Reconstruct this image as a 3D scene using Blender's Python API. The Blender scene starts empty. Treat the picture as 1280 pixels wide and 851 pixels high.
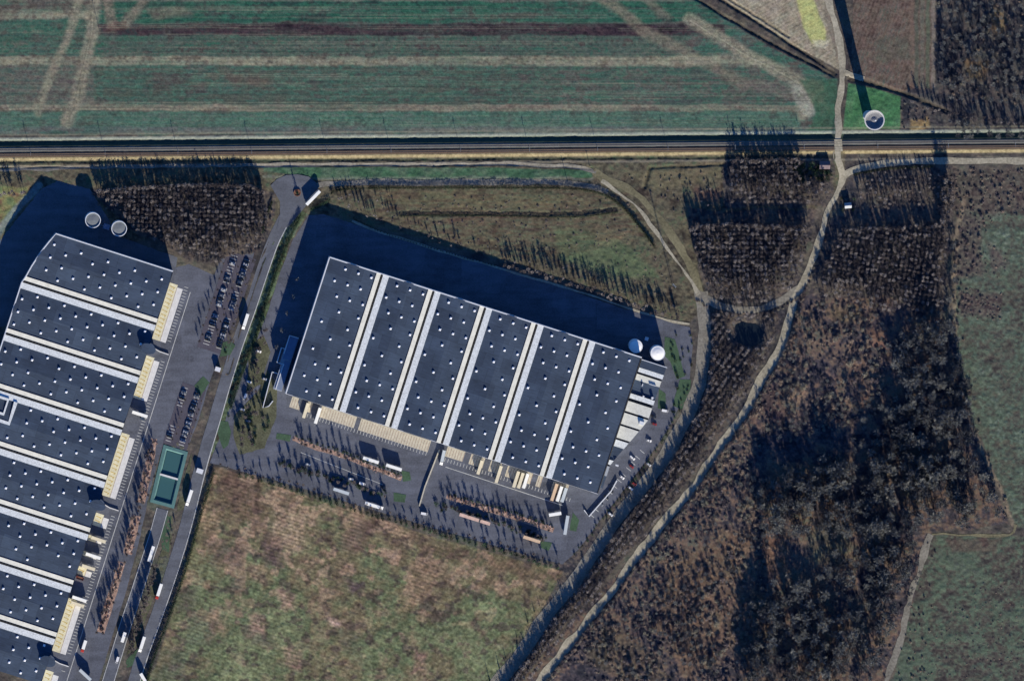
EXPOSURE = 1.28
import bpy, bmesh, math, random
import numpy as np
from mathutils import Vector
from mathutils.geometry import tessellate_polygon

# ------------------------------------------------------------------ site plan
# The place is laid out from a site plan drawn on a 1280 x 851 grid, 0.65 m to the unit;
# u runs east, v runs south, the plan's middle is the world origin.
S = 0.65
HC = 8000.0                       # altitude of the aerial camera
CAMX, CAMY = -620.0, 820.0        # it flies north-west of the site
SUN_EL = math.radians(17.5)
SUN_DX, SUN_DY = -0.24, 0.971     # direction (plan) in which shadows fall
C = bpy.context.scene.collection
rng = random.Random(11)
nrg = np.random.default_rng(5)

def W(u, v, z=0.0):
    """plan point to world; a plan point read off a roof at height z is moved to its true footing"""
    X, Y = (u - 640) * S, (425.5 - v) * S
    k = z / HC
    return (X + (CAMX - X) * k, Y + (CAMY - Y) * k)

# ------------------------------------------------------------------ noise
_T = nrg.random((8, 256, 256))
def vnoise(x, y, k=0):
    x = np.asarray(x, float); y = np.asarray(y, float)
    xi = np.floor(x).astype(int); yi = np.floor(y).astype(int)
    fx = x - xi; fy = y - yi
    fx = fx * fx * (3 - 2 * fx); fy = fy * fy * (3 - 2 * fy)
    t = _T[k % 8]; a = xi & 255; b = yi & 255; a1 = (a + 1) & 255; b1 = (b + 1) & 255
    return (t[a, b] * (1 - fx) + t[a1, b] * fx) * (1 - fy) + (t[a, b1] * (1 - fx) + t[a1, b1] * fx) * fy
def fbm(x, y, k=0, o=4):
    s = 0; a = 0.5; n = 0
    for i in range(o):
        s = s + a * vnoise(x * 2 ** i + 17.3 * i, y * 2 ** i + 9.1 * i, k + i); n += a; a *= 0.55
    return s / n
def sm(x, a, b):
    t = np.clip((x - a) / (b - a), 0, 1); return t * t * (3 - 2 * t)

def lin(c):
    return tuple(((x / 255) / 12.92 if x / 255 <= 0.04045 else ((x / 255 + 0.055) / 1.055) ** 2.4) for x in c)

# ------------------------------------------------------------------ materials
MATS = {}
def new_mat(name, rough=0.9, spec=0.15):
    m = bpy.data.materials.new(name); m.use_nodes = True
    nt = m.node_tree; b = nt.nodes['Principled BSDF']
    b.inputs['Roughness'].default_value = rough
    b.inputs['Specular IOR Level'].default_value = spec
    MATS[name] = m
    return m, nt, b
def noise_mat(name, rgb, amt=0.25, scale=0.4, rough=0.9, spec=0.15, metal=0.0, scale2=None, bump=0.0):
    """colour broken up by two noises in object space; rgb is the sRGB colour of the clean surface"""
    m, nt, b = new_mat(name, rough, spec)
    c = lin(rgb); N = nt.nodes; L = nt.links
    tc = N.new('ShaderNodeTexCoord')
    n1 = N.new('ShaderNodeTexNoise'); n1.inputs['Scale'].default_value = scale; n1.inputs['Detail'].default_value = 5
    n2 = N.new('ShaderNodeTexNoise'); n2.inputs['Scale'].default_value = scale2 or scale * 9; n2.inputs['Detail'].default_value = 2
    L.new(tc.outputs['Object'], n1.inputs['Vector']); L.new(tc.outputs['Object'], n2.inputs['Vector'])
    ad = N.new('ShaderNodeMath'); ad.operation = 'ADD'
    L.new(n1.outputs['Fac'], ad.inputs[0]); L.new(n2.outputs['Fac'], ad.inputs[1])
    mr = N.new('ShaderNodeMapRange')
    mr.inputs['From Min'].default_value = 0.65; mr.inputs['From Max'].default_value = 1.35
    mr.inputs['To Min'].default_value = 1 - amt; mr.inputs['To Max'].default_value = 1 + amt
    L.new(ad.outputs[0], mr.inputs['Value'])
    mx = N.new('ShaderNodeVectorMath'); mx.operation = 'SCALE'; mx.inputs[0].default_value = c
    L.new(mr.outputs['Result'], mx.inputs['Scale']); L.new(mx.outputs['Vector'], b.inputs['Base Color'])
    b.inputs['Metallic'].default_value = metal
    if bump:
        bp = N.new('ShaderNodeBump'); bp.inputs['Strength'].default_value = 1.0; bp.inputs['Distance'].default_value = bump
        L.new(ad.outputs[0], bp.inputs['Height']); L.new(bp.outputs['Normal'], b.inputs['Normal'])
    return m

def roof_mat(name, rgb):
    """bitumen membrane: sheets laid side by side, each a shade apart, with water marks"""
    m, nt, b = new_mat(name, 0.85, 0.2); N = nt.nodes; L = nt.links; c = lin(rgb)
    tc = N.new('ShaderNodeTexCoord')
    br = N.new('ShaderNodeTexBrick'); br.offset = 0.37
    br.inputs['Color1'].default_value = (0.8, 0.8, 0.81, 1); br.inputs['Color2'].default_value = (1.14, 1.13, 1.1, 1)
    br.inputs['Mortar'].default_value = (0.62, 0.62, 0.62, 1)
    br.inputs['Scale'].default_value = 1.0; br.inputs['Brick Width'].default_value = 15.0; br.inputs['Row Height'].default_value = 11.6
    br.inputs['Mortar Size'].default_value = 0.12; br.inputs['Bias'].default_value = 0.0
    L.new(tc.outputs['Object'], br.inputs['Vector'])
    n1 = N.new('ShaderNodeTexNoise'); n1.inputs['Scale'].default_value = 0.06; n1.inputs['Detail'].default_value = 6
    mp = N.new('ShaderNodeMapping'); mp.inputs['Scale'].default_value = (0.35, 2.2, 1)
    n2 = N.new('ShaderNodeTexNoise'); n2.inputs['Scale'].default_value = 0.55; n2.inputs['Detail'].default_value = 4
    L.new(tc.outputs['Object'], n1.inputs['Vector']); L.new(tc.outputs['Object'], mp.inputs['Vector']); L.new(mp.outputs['Vector'], n2.inputs['Vector'])
    ad = N.new('ShaderNodeMath'); ad.operation = 'ADD'; L.new(n1.outputs['Fac'], ad.inputs[0]); L.new(n2.outputs['Fac'], ad.inputs[1])
    mr = N.new('ShaderNodeMapRange'); mr.inputs['From Min'].default_value = 0.6; mr.inputs['From Max'].default_value = 1.4
    mr.inputs['To Min'].default_value = 0.66; mr.inputs['To Max'].default_value = 1.36
    L.new(ad.outputs[0], mr.inputs['Value'])
    s1 = N.new('ShaderNodeVectorMath'); s1.operation = 'SCALE'; L.new(br.outputs['Color'], s1.inputs[0]); L.new(mr.outputs['Result'], s1.inputs['Scale'])
    s2 = N.new('ShaderNodeVectorMath'); s2.operation = 'MULTIPLY'; s2.inputs[1].default_value = c
    L.new(s1.outputs['Vector'], s2.inputs[0]); L.new(s2.outputs['Vector'], b.inputs['Base Color'])
    return m

def asphalt_mat(name, rgb, amt=.3):
    """asphalt: repaired patches, stains and worn wheel lanes drawn out along the yard"""
    m, nt, b = new_mat(name, 0.9, 0.2); N = nt.nodes; L = nt.links; c = lin(rgb)
    tc = N.new('ShaderNodeTexCoord')
    mp = N.new('ShaderNodeMapping'); mp.inputs['Rotation'].default_value = (0, 0, math.radians(17.8)); mp.inputs['Scale'].default_value = (.04, .22, 1)
    L.new(tc.outputs['Object'], mp.inputs['Vector'])
    n0 = N.new('ShaderNodeTexNoise'); n0.inputs['Scale'].default_value = 1.0; n0.inputs['Detail'].default_value = 4; L.new(mp.outputs['Vector'], n0.inputs['Vector'])
    n1 = N.new('ShaderNodeTexNoise'); n1.inputs['Scale'].default_value = .055; n1.inputs['Detail'].default_value = 7; n1.inputs['Roughness'].default_value = .68; L.new(tc.outputs['Object'], n1.inputs['Vector'])
    n2 = N.new('ShaderNodeTexNoise'); n2.inputs['Scale'].default_value = .8; n2.inputs['Detail'].default_value = 3; L.new(tc.outputs['Object'], n2.inputs['Vector'])
    vo = N.new('ShaderNodeTexVoronoi'); vo.inputs['Scale'].default_value = .035; vo.distance = 'CHEBYCHEV'; L.new(tc.outputs['Object'], vo.inputs['Vector'])
    sp = N.new('ShaderNodeSeparateColor'); L.new(vo.outputs['Color'], sp.inputs['Color'])
    def madd(x, k, y):
        q = N.new('ShaderNodeMath'); q.operation = 'MULTIPLY_ADD'; L.new(x, q.inputs[0]); q.inputs[1].default_value = k
        if y is None: q.inputs[2].default_value = 0
        else: L.new(y, q.inputs[2])
        return q.outputs[0]
    s = madd(n0.outputs['Fac'], .65, None); s = madd(n1.outputs['Fac'], 1.0, s); s = madd(n2.outputs['Fac'], .7, s); s = madd(sp.outputs['Red'], .22, s)
    mr = N.new('ShaderNodeMapRange'); mr.inputs['From Min'].default_value = .93; mr.inputs['From Max'].default_value = 1.63; mr.inputs['To Min'].default_value = 1 - amt; mr.inputs['To Max'].default_value = 1 + amt; L.new(s, mr.inputs['Value'])
    mx = N.new('ShaderNodeVectorMath'); mx.operation = 'SCALE'; mx.inputs[0].default_value = c; L.new(mr.outputs['Result'], mx.inputs['Scale']); L.new(mx.outputs['Vector'], b.inputs['Base Color'])
    return m
def tint_mat(name, cols, rough=0.95):
    """plant matter: the colour of each plant runs along a ramp by its own tint value"""
    m, nt, b = new_mat(name, rough, 0.05); N = nt.nodes; L = nt.links
    at = N.new('ShaderNodeAttribute'); at.attribute_name = 'tint'
    cr = N.new('ShaderNodeValToRGB'); e = cr.color_ramp.elements
    while len(e) < len(cols): e.new(0.5)
    for i, cc in enumerate(cols):
        e[i].position = i / (len(cols) - 1); e[i].color = (*lin(cc), 1)
    L.new(at.outputs['Fac'], cr.inputs['Fac']); L.new(cr.outputs['Color'], b.inputs['Base Color'])
    return m

M_ = {}
def build_mats():
    M_['roof'] = roof_mat('bitumen_roof', (57, 70, 88))
    M_['cream'] = noise_mat('cream_gravel', (224, 222, 206), 0.16, 0.3, scale2=1.2)
    M_['pale'] = noise_mat('pale_gravel', (205, 210, 210), 0.28, 0.8, scale2=1.6)
    M_['cap'] = noise_mat('white_and_sunlit_coping', (206, 209, 212), 0.08, 0.2)
    M_['wall'] = noise_mat('grey_cladding', (150, 156, 164), 0.1, 0.1, 0.6)
    M_['dark'] = noise_mat('dark_steel_and_gap_shade', (48, 52, 60), 0.15, 0.3, 0.6)
    M_['slit'] = noise_mat('slit_shade_and_flashing', (74, 72, 66), 0.2, 0.3)  # fire walls and parapet; on the roof slits it stands for shadow
    M_['white'] = noise_mat('white_paint', (236, 236, 232), 0.05, 0.5, 0.5, 0.3)
    M_['sky_dome'] = noise_mat('milky_acrylic', (226, 228, 232), 0.04, 0.5, 0.35, 0.4)
    M_['asphalt'] = asphalt_mat('yard_asphalt', (86, 90, 100), .42)
    M_['asphalt2'] = asphalt_mat('road_asphalt', (90, 94, 102), .34)
    M_['asphalt3'] = noise_mat('car_park_asphalt', (78, 76, 86), 0.22, 0.08, scale2=0.9)
    M_['office'] = noise_mat('office_roof_gravel', (200, 201, 192), 0.18, 0.4, scale2=1.3)
    M_['concrete'] = noise_mat('cream_concrete', (206, 201, 172), 0.2, 0.25, scale2=1.1)
    M_['concrete2'] = noise_mat('pale_concrete', (206, 206, 204), 0.16, 0.3, scale2=1.1)
    M_['concrete3'] = noise_mat('beige_concrete', (184, 178, 160), 0.25, 0.3, scale2=1.1)
    M_['line'] = noise_mat('worn_white_line', (176, 178, 176), 0.25, 0.3, scale2=1.0)
    M_['yellow'] = noise_mat('yellow_line', (186, 160, 84), 0.25, 0.5)
    M_['gravel'] = noise_mat('pale_track_gravel', (150, 145, 128), 0.4, 0.09, scale2=0.6)
    M_['gravel2'] = noise_mat('grey_track_gravel', (120, 117, 108), 0.42, 0.09, scale2=0.6)
    M_['gravel3'] = noise_mat('olive_track', (110, 106, 84), 0.42, 0.07, scale2=0.6)
    M_['grass'] = noise_mat('verge_grass', (84, 86, 68), 0.55, 0.12, scale2=0.7)
    M_['lawn'] = noise_mat('mown_lawn', (64, 86, 66), 0.35, 0.12, scale2=0.8)
    M_['mulch'] = noise_mat('leaf_mulch', (150, 126, 114), 0.5, 0.25, scale2=1.0)
    M_['ballast_b'] = noise_mat('rusty_ballast', (104, 84, 66), 0.3, 0.2, scale2=1.2)
    M_['ballast_g'] = noise_mat('grey_ballast', (112, 118, 116), 0.3, 0.2, scale2=1.2)
    M_['rail'] = noise_mat('worn_rail', (120, 105, 95), 0.2, 0.4, 0.5, 0.5, 0.6)
    M_['sleeper'] = noise_mat('sleeper_concrete', (130, 122, 112), 0.2, 0.6)
    M_['galv'] = noise_mat('galvanised_steel', (150, 156, 160), 0.12, 0.5, 0.5, 0.4, 0.4)
    M_['tank'] = noise_mat('pale_tank_steel', (214, 218, 220), 0.1, 0.3, 0.6)
    M_['tank_in'] = noise_mat('weathered_tank_roof', (112, 118, 122), 0.25, 0.3)
    M_['tower'] = noise_mat('tower_concrete', (196, 194, 190), 0.14, 0.3)
    M_['bowl'] = noise_mat('bowl_roofing', (120, 122, 126), 0.3, 0.25)
    M_['teal'] = noise_mat('teal_basin_liner', (84, 118, 116), 0.18, 0.15)
    M_['glass'] = noise_mat('dark_glass', (30, 38, 48), 0.1, 0.5, 0.1, 0.6)
    M_['tyre'] = noise_mat('tyre_rubber', (38, 38, 40), 0.1, 1.0)
    M_['trailer_w'] = noise_mat('white_trailer', (238, 238, 230), 0.05, 0.4, 0.5, 0.3)
    M_['trailer_c'] = noise_mat('cream_trailer', (216, 206, 178), 0.1, 0.4, 0.5, 0.3)
    M_['trailer_g'] = noise_mat('pale_grey_trailer', (186, 194, 196), 0.08, 0.4, 0.5, 0.3)
    M_['trailer_t'] = noise_mat('tan_trailer', (206, 178, 148), 0.12, 0.5, 0.6, 0.2)
    M_['red'] = noise_mat('red_cab', (150, 42, 34), 0.08, 0.5, 0.4, 0.4)
    M_['blue'] = noise_mat('blue_cab', (50, 76, 126), 0.08, 0.5, 0.4, 0.4)
    for k, c in dict(car_white=(226, 226, 224), car_black=(28, 29, 33), car_grey=(110, 114, 120), car_red=(126, 36, 34), car_silver=(176, 178, 180), car_blue=(48, 66, 104)).items():
        M_[k] = noise_mat(k + '_paint', c, 0.05, 0.5, 0.35, 0.5)
    M_['blue_roof'] = noise_mat('pale_blue_roof', (112, 126, 150), 0.14, 0.3)
    M_['tile'] = noise_mat('weathered_tile', (104, 94, 98), 0.25, 0.5)
    M_['brick'] = noise_mat('brown_brick', (120, 88, 72), 0.2, 0.8)
    M_['pink'] = noise_mat('pinkish_panel', (206, 176, 160), 0.25, 0.5)
    M_['bark'] = noise_mat('bark', (84, 74, 64), 0.25, 2.0)
    M_['twig'] = tint_mat('bare_twigs', [(58, 56, 60), (88, 82, 82), (114, 106, 102), (160, 154, 150)])
    M_['wood'] = tint_mat('woodland_twigs', [(60, 62, 68), (90, 94, 98), (112, 114, 112), (130, 130, 124)])  # cool tones carry some of the blue of shaded crowns
    M_['scrub'] = tint_mat('scrub_twigs', [(72, 66, 74), (108, 100, 102), (150, 134, 120), (128, 128, 116)])
    M_['beech'] = tint_mat('russet_leaves', [(84, 62, 58), (142, 112, 102), (196, 168, 156), (222, 208, 200)])
    M_['evergreen'] = tint_mat('evergreen_leaves', [(28, 42, 34), (40, 58, 46), (56, 76, 58), (70, 92, 74)])
    M_['hedge'] = tint_mat('hedge_leaves', [(36, 46, 38), (54, 62, 48), (76, 80, 60), (96, 94, 74)])
build_mats()

# ------------------------------------------------------------------ mesh builders
class MB:
    """collects shapes; build() links them as ONE mesh object"""
    def __init__(s): s.v = []; s.f = []; s.m = []
    def add(s, vs, fs, m=0):
        n = len(s.v); s.v += [tuple(p) for p in vs]
        for f in fs: s.f.append([i + n for i in f]); s.m.append(m)
        return s
    def box(s, x0, x1, y0, y1, z0, z1, m=0):
        return s.prism([(x0, y0), (x1, y0), (x1, y1), (x0, y1)], z0, z1, m)
    def prism(s, poly, z0, z1, m=0, top=None, inset=0.0):
        n = len(poly)
        a = sum(poly[i][0] * poly[(i + 1) % n][1] - poly[(i + 1) % n][0] * poly[i][1] for i in range(n))
        if a < 0: poly = poly[::-1]
        t = poly
        if inset:
            cx = sum(p[0] for p in poly) / n; cy = sum(p[1] for p in poly) / n
            t = [(cx + (x - cx) * (1 - inset), cy + (y - cy) * (1 - inset)) for x, y in poly]
        vs = [(x, y, z0) for x, y in poly] + [(x, y, z1) for x, y in t]
        fs = [[i, (i + 1) % n, n + (i + 1) % n, n + i] for i in range(n)]
        s.add(vs, fs, m)
        s.cap(t, z1, m if top is None else top); s.cap(poly, z0, m, True)
        return s
    def cap(s, poly, z, m=0, down=False):
        tr = tessellate_polygon([[Vector((x, y, 0)) for x, y in poly]]); fs = []
        for t in tr:
            a, b, c = [poly[i] for i in t]
            up = (b[0] - a[0]) * (c[1] - a[1]) - (b[1] - a[1]) * (c[0] - a[0]) > 0
            fs.append(list(t) if up != down else list(t)[::-1])
        return s.add([(x, y, z) for x, y in poly], fs, m)
    def wallpath(s, pts, w, z0, z1, m=0):
        """a wall of width w along a path, mitred"""
        P = [Vector(p) for p in pts]; L = []; R = []
        for i, p in enumerate(P):
            d = (P[min(i + 1, len(P) - 1)] - P[max(i - 1, 0)]).normalized()
            n = Vector((-d.y, d.x)) * w / 2; L.append(p + n); R.append(p - n)
        for i in range(len(P) - 1):
            s.prism([tuple(L[i]), tuple(L[i + 1]), tuple(R[i + 1]), tuple(R[i])], z0, z1, m)
        return s
    def cyl(s, cx, cy, z0, z1, r0, r1=None, n=24, m=0, ex=1.0):
        r1 = r0 if r1 is None else r1
        vs = []
        for z, r in ((z0, r0), (z1, r1)):
            vs += [(cx + r * math.cos(2 * math.pi * i / n) * ex, cy + r * math.sin(2 * math.pi * i / n), z) for i in range(n)]
        fs = [[i, (i + 1) % n, n + (i + 1) % n, n + i] for i in range(n)] + [list(range(n, 2 * n)), list(range(n))[::-1]]
        return s.add(vs, fs, m)
    def lathe(s, cx, cy, prof, n=32, m=0):
        vs = []
        for r, z in prof:
            vs += [(cx + r * math.cos(2 * math.pi * i / n), cy + r * math.sin(2 * math.pi * i / n), z) for i in range(n)]
        fs = []
        for k in range(len(prof) - 1):
            fs += [[k * n + i, k * n + (i + 1) % n, (k + 1) * n + (i + 1) % n, (k + 1) * n + i] for i in range(n)]
        return s.add(vs, fs, m)
    def bar(s, p, q, r, n=5, r2=None, m=0):
        p = Vector(p); q = Vector(q); d = (q - p).normalized(); r2 = r if r2 is None else r2
        a = d.orthogonal().normalized(); b = d.cross(a); vs = []
        for c_, rr in ((p, r), (q, r2)):
            vs += [tuple(c_ + a * rr * math.cos(2 * math.pi * i / n) + b * rr * math.sin(2 * math.pi * i / n)) for i in range(n)]
        return s.add(vs, [[i, (i + 1) % n, n + (i + 1) % n, n + i] for i in range(n)] + [list(range(n, 2 * n)), list(range(n))[::-1]], m)
    def mesh(s, name, mats):
        me = bpy.data.meshes.new(name); me.from_pydata(s.v, [], s.f)
        for m in mats: me.materials.append(M_[m])
        if len(mats) > 1: me.polygons.foreach_set('material_index', s.m)
        return me
    def build(s, name, mats, parent=None, loc=None, rz=0):
        if isinstance(mats, str): mats = [mats]
        o = bpy.data.objects.new(name, s.mesh(name, mats)); C.objects.link(o)
        if parent: o.parent = parent
        if loc: o.location = loc
        o.rotation_euler.z = rz
        return o

def tag(o, label=None, cat=None, group=None, kind=None):
    if label: o['label'] = label
    if cat: o['category'] = cat
    if group: o['group'] = group
    if kind: o['kind'] = kind
    return o
def thing(name, label, cat, loc, rz=0, group=None):
    o = bpy.data.objects.new(name, None); C.objects.link(o); o.location = loc; o.rotation_euler.z = rz
    o.empty_display_size = 0.5
    return tag(o, label, cat, group)
def dup(root, loc, rz=None, label=None, group=None, scale=None):
    r = root.copy(); C.objects.link(r); r.location = loc
    if rz is not None: r.rotation_euler.z = rz
    if label: r['label'] = label
    if group: r['group'] = group
    if scale: r.scale = scale
    for ch in list(root.children):
        c = ch.copy(); C.objects.link(c); c.parent = r
        for g in list(ch.children):
            d = g.copy(); C.objects.link(d); d.parent = c
    return r

# ------------------------------------------------------------------ ground: one sheet, heights and soil colours
STEP = 1.2
gu = np.concatenate([[-3600, -2200, -1200, -600, -300, -150], np.arange(-60, 1341, STEP), [1430, 1580, 1900, 2500, 3500, 4900]])
gv = np.concatenate([[-3600, -2200, -1200, -600, -300, -150], np.arange(-60, 912, STEP), [1000, 1150, 1450, 2050, 3000, 4400]])
NU, NV = len(gu), len(gv)
U, V = np.meshgrid(gu, gv, indexing='ij')
WU = U + 5 * (fbm(U / 22, V / 22, 1) - .5) * 2; WV = V + 5 * (fbm(U / 22, V / 22, 4) - .5) * 2
ALB = np.zeros((NU, NV, 3)); HGT = np.zeros((NU, NV)); FLAT = np.zeros((NU, NV)); RELIEF = np.full((NU, NV), 1.0)
n_big = fbm(U / 60, V / 60, 2, 4); n_mid = fbm(U / 14, V / 14, 3, 4); n_fine = fbm(U / 3.2, V / 3.2, 5, 3); n_px = vnoise(U / 1.3, V / 1.3, 6)
n_str = fbm(U / 38, V / 3.6, 0, 4)          # drawn out along east-west tillage
n_str2 = fbm(U / 90 + 40, V / 6.5, 1, 3)

def bbox(pts, m):
    us = [p[0] for p in pts]; vs = [p[1] for p in pts]
    i0, i1 = np.searchsorted(gu, [min(us) - m, max(us) + m]); j0, j1 = np.searchsorted(gv, [min(vs) - m, max(vs) + m])
    return slice(max(i0 - 1, 0), i1 + 1), slice(max(j0 - 1, 0), j1 + 1)
def segdist(uu, vv, a, b):
    dx, dy = b[0] - a[0], b[1] - a[1]; L2 = dx * dx + dy * dy + 1e-9
    t = np.clip(((uu - a[0]) * dx + (vv - a[1]) * dy) / L2, 0, 1)
    return np.hypot(uu - a[0] - t * dx, vv - a[1] - t * dy)
def polymask(pts, soft=2.0, warp=1.0):
    sl = bbox(pts, soft + 8); uu = U[sl] + (WU[sl] - U[sl]) * warp; vv = V[sl] + (WV[sl] - V[sl]) * warp
    ins = np.zeros(uu.shape, bool); d = np.full(uu.shape, 1e9); n = len(pts)
    for i in range(n):
        a, b = pts[i], pts[(i + 1) % n]
        d = np.minimum(d, segdist(uu, vv, a, b))
        c = (a[1] > vv) != (b[1] > vv)
        if a[1] != b[1]: ins ^= c & (uu < (b[0] - a[0]) * (vv - a[1]) / (b[1] - a[1]) + a[0])
    sd = np.where(ins, d, -d)
    return sl, sm(sd, -soft / 2, soft / 2 + 1e-6)
def linemask(pts, width, soft=2.0, warp=0.6):
    sl = bbox(pts, width + soft + 6); uu = U[sl] + (WU[sl] - U[sl]) * warp; vv = V[sl] + (WV[sl] - V[sl]) * warp
    d = np.full(uu.shape, 1e9)
    for a, b in zip(pts[:-1], pts[1:]): d = np.minimum(d, segdist(uu, vv, a, b))
    return sl, 1 - sm(d, width / 2 - soft / 2, width / 2 + soft / 2)
def paint(mk, col, k=1.0):
    sl, m = mk; m = np.clip(m * k, 0, 1)[..., None]
    c = np.array(lin(col)) if not isinstance(col, np.ndarray) else col
    ALB[sl] = ALB[sl] * (1 - m) + c * m
def mixcol(sl, t, *cols):
    """colour ramp over t (0..1)"""
    cs = np.array([lin(c) for c in cols]); x = np.clip(t[sl], 0, 1) * (len(cols) - 1); i = np.minimum(x.astype(int), len(cols) - 2); f = (x - i)[..., None]
    return cs[i] * (1 - f) + cs[i + 1] * f
def con(n, k=2.2): return np.clip((n - .5) * k + .5, 0, 1)
def put(arr, mk, val, k=1.0):
    sl, m = mk; arr[sl] = arr[sl] * (1 - m * k) + val * m * k
def dig(mk, dz): HGT[mk[0]] += mk[1] * dz

ALLS = (slice(None), slice(None))
# rough land everywhere first
ALB[:] = mixcol(ALLS, con(n_mid * .5 + n_big * .5, 2.6), (58, 56, 58), (78, 74, 70), (96, 90, 80), (84, 90, 78))
RELIEF[:] = 1.0
# --- north field
NF = [(-3600, -3600), (860, -3600), (866, -4), (905, 22), (960, 58), (1012, 84), (1046, 98), (1046, 166), (900, 168), (-3600, 172)]
mk = polymask(NF, 2, .5); sl = mk[0]
base = mixcol(sl, con(n_str * .4 + n_mid * .4 + n_fine * .2, 3.4), (88, 78, 72), (86, 88, 80), (68, 96, 82), (58, 86, 72))
mk_nf = mk; paint(mk, base); put(RELIEF, mk, .55)
def band(v0, v1, u0, u1, cols, k=1.0, soft=3, n=None):
    m_ = polymask([(u0, v0), (u1, v0), (u1, v1), (u0, v1)], soft, .45)
    m_ = (m_[0], m_[1] * mk_in(m_[0]) * np.clip(.45 + con(n_str2[m_[0]] * .6 + n_mid[m_[0]] * .4, 2.6) * .8, 0, 1))
    paint(m_, mixcol(m_[0], con(n_str * .4 + n_mid * .3 + n_fine * .3 if n is None else n, 3.2), *cols), k)
_nf = np.zeros((NU, NV)); _nf[sl] = mk[1]
def mk_in(s): return _nf[s]
GRN = [(62, 74, 68), (50, 84, 70), (60, 96, 78), (78, 92, 80)]
BRN = [(78, 66, 62), (96, 84, 76), (104, 96, 84), (76, 90, 76)]
PAL = [(112, 102, 86), (134, 122, 102), (148, 138, 116), (124, 114, 98)]
band(-30, 2, -60, 900, [(70, 88, 76), (110, 104, 92), (84, 92, 80)])
band(2, 28, 128, 900, [(40, 62, 58), (36, 76, 64), (46, 88, 70), (60, 84, 72)], .9)
band(-40, 12, -60, 128, BRN, .8); band(13, 24, -60, 118, PAL, .85); band(25, 70, -60, 120, [(74, 84, 74), (58, 94, 78), (96, 90, 80)], .8)
band(30, 45, 122, 905, [(44, 36, 42), (58, 46, 52), (74, 58, 60), (52, 56, 56)], 1.25)
band(45, 70, 122, 860, [(74, 66, 64), (66, 88, 76), (88, 84, 76), (60, 92, 76)], .85)
band(71, 82, -60, 900, PAL, .9); band(82, 131, -60, 118, [(92, 82, 78), (104, 96, 86), (80, 88, 80)], .85)
band(83, 131, 118, 700, GRN + BRN[:2], .6, n=n_mid * .5 + n_str * .5); band(83, 131, 640, 980, [(58, 92, 76), (94, 80, 76), (66, 94, 78), (84, 74, 74)], .6, n=n_mid * .5 + n_str * .5)
band(131, 139, -60, 1000, [(122, 106, 92), (138, 124, 106), (110, 104, 90)], .85); band(136.5, 138.5, -60, 1000, PAL, .7, 1)
band(140, 160, -60, 1000, [(66, 92, 80), (72, 104, 86), (84, 108, 92), (92, 98, 88)], .85)
band(158, 167, -60, 1040, [(92, 98, 92), (104, 100, 96), (84, 96, 88)], .8)
for v0 in (60, 66, 88, 97, 104, 112, 120, 127, 145, 150, 155, 10, 16, 22, 52):
    band(v0, v0 + 1.4, -60, 1000, [(110, 106, 92), (120, 112, 98), (70, 82, 72)], .35, 1.2)
for pts, w, c, k in [
    ([(98, -10), (96, 18), (78, 62), (62, 95), (46, 140)], 9, (140, 128, 108), .85), ([(118, -10), (116, 38), (106, 84), (98, 120), (84, 152)], 13, (142, 130, 110), .85),
    ([(134, -10), (140, 30)], 12, (132, 112, 98), .7), ([(186, -8), (174, 10), (158, 30)], 9, (140, 120, 104), .7),
    ([(745, -8), (790, 25), (812, 42), (850, 62), (900, 88), (930, 106)], 12, (122, 110, 94), .75), ([(800, -8), (835, 22)], 8, (118, 106, 92), .6),
    ([(862, 26), (900, 48), (935, 70), (965, 84), (1000, 104), (1012, 124), (1004, 142)], 14, (142, 130, 110), .85), ([(820, 78), (900, 74), (960, 82)], 9, (150, 138, 116), .7),
    ([(930, 106), (975, 112), (1004, 120)], 14, (112, 98, 90), .6), ([(996, 112), (1010, 138)], 14, (156, 148, 132), .7)]:
    m_ = linemask(pts, w * 1.15, 7, .8); paint((m_[0], m_[1] * np.clip(.35 + 1.1 * con(n_str[m_[0]] * .5 + n_fine[m_[0]] * .3 + n_mid[m_[0]] * .2, 2.4), 0, 1)), c, k)
for m_, c, k in [(polymask([(140, 28), (160, 28), (158, 38), (128, 42)], 4), (100, 72, 64), .5), (polymask([(185, 10), (230, 8), (240, 20), (195, 24)], 8), (118, 98, 86), .5), (polymask([(200, 92), (240, 96), (222, 112), (190, 108)], 12), (88, 70, 68), .5), (polymask([(284, 92), (340, 96), (330, 110), (290, 104)], 8), (100, 78, 70), .5)]:
    paint(m_, c, k)
# drill rows and wheel lines
for _ in range(110):
    v0 = rng.uniform(0, 166); u0 = rng.uniform(-60, 900); L_ = rng.uniform(60, 420); c = rng.choice([(128, 120, 102), (58, 56, 54), (110, 112, 96), (48, 72, 60), (140, 132, 112), (72, 62, 60)])
    for dv in ((0, 2.6) if rng.random() < .4 else (0,)):
        m_ = linemask([(u0, v0 + dv), (u0 + L_, v0 + dv + rng.uniform(-.6, .6))], 1.2, 1.0, .15); paint((m_[0], m_[1] * mk_in(m_[0])), c, rng.uniform(.15, .42))
for k in range(26):
    off = rng.uniform(-3, 3); pts = [(118 + off, -10), (116 + off, 38), (106 + off, 84), (98 + off, 120), (84 + off, 152)] if k % 2 else [(862, 26 + off), (900, 48 + off), (935, 70 + off), (965, 84 + off), (1000, 104 + off)]
    m_ = linemask(pts, 1.1, 1.0, .3); paint(m_, rng.choice([(160, 150, 128), (96, 88, 76), (120, 110, 92)]), .3)
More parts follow.
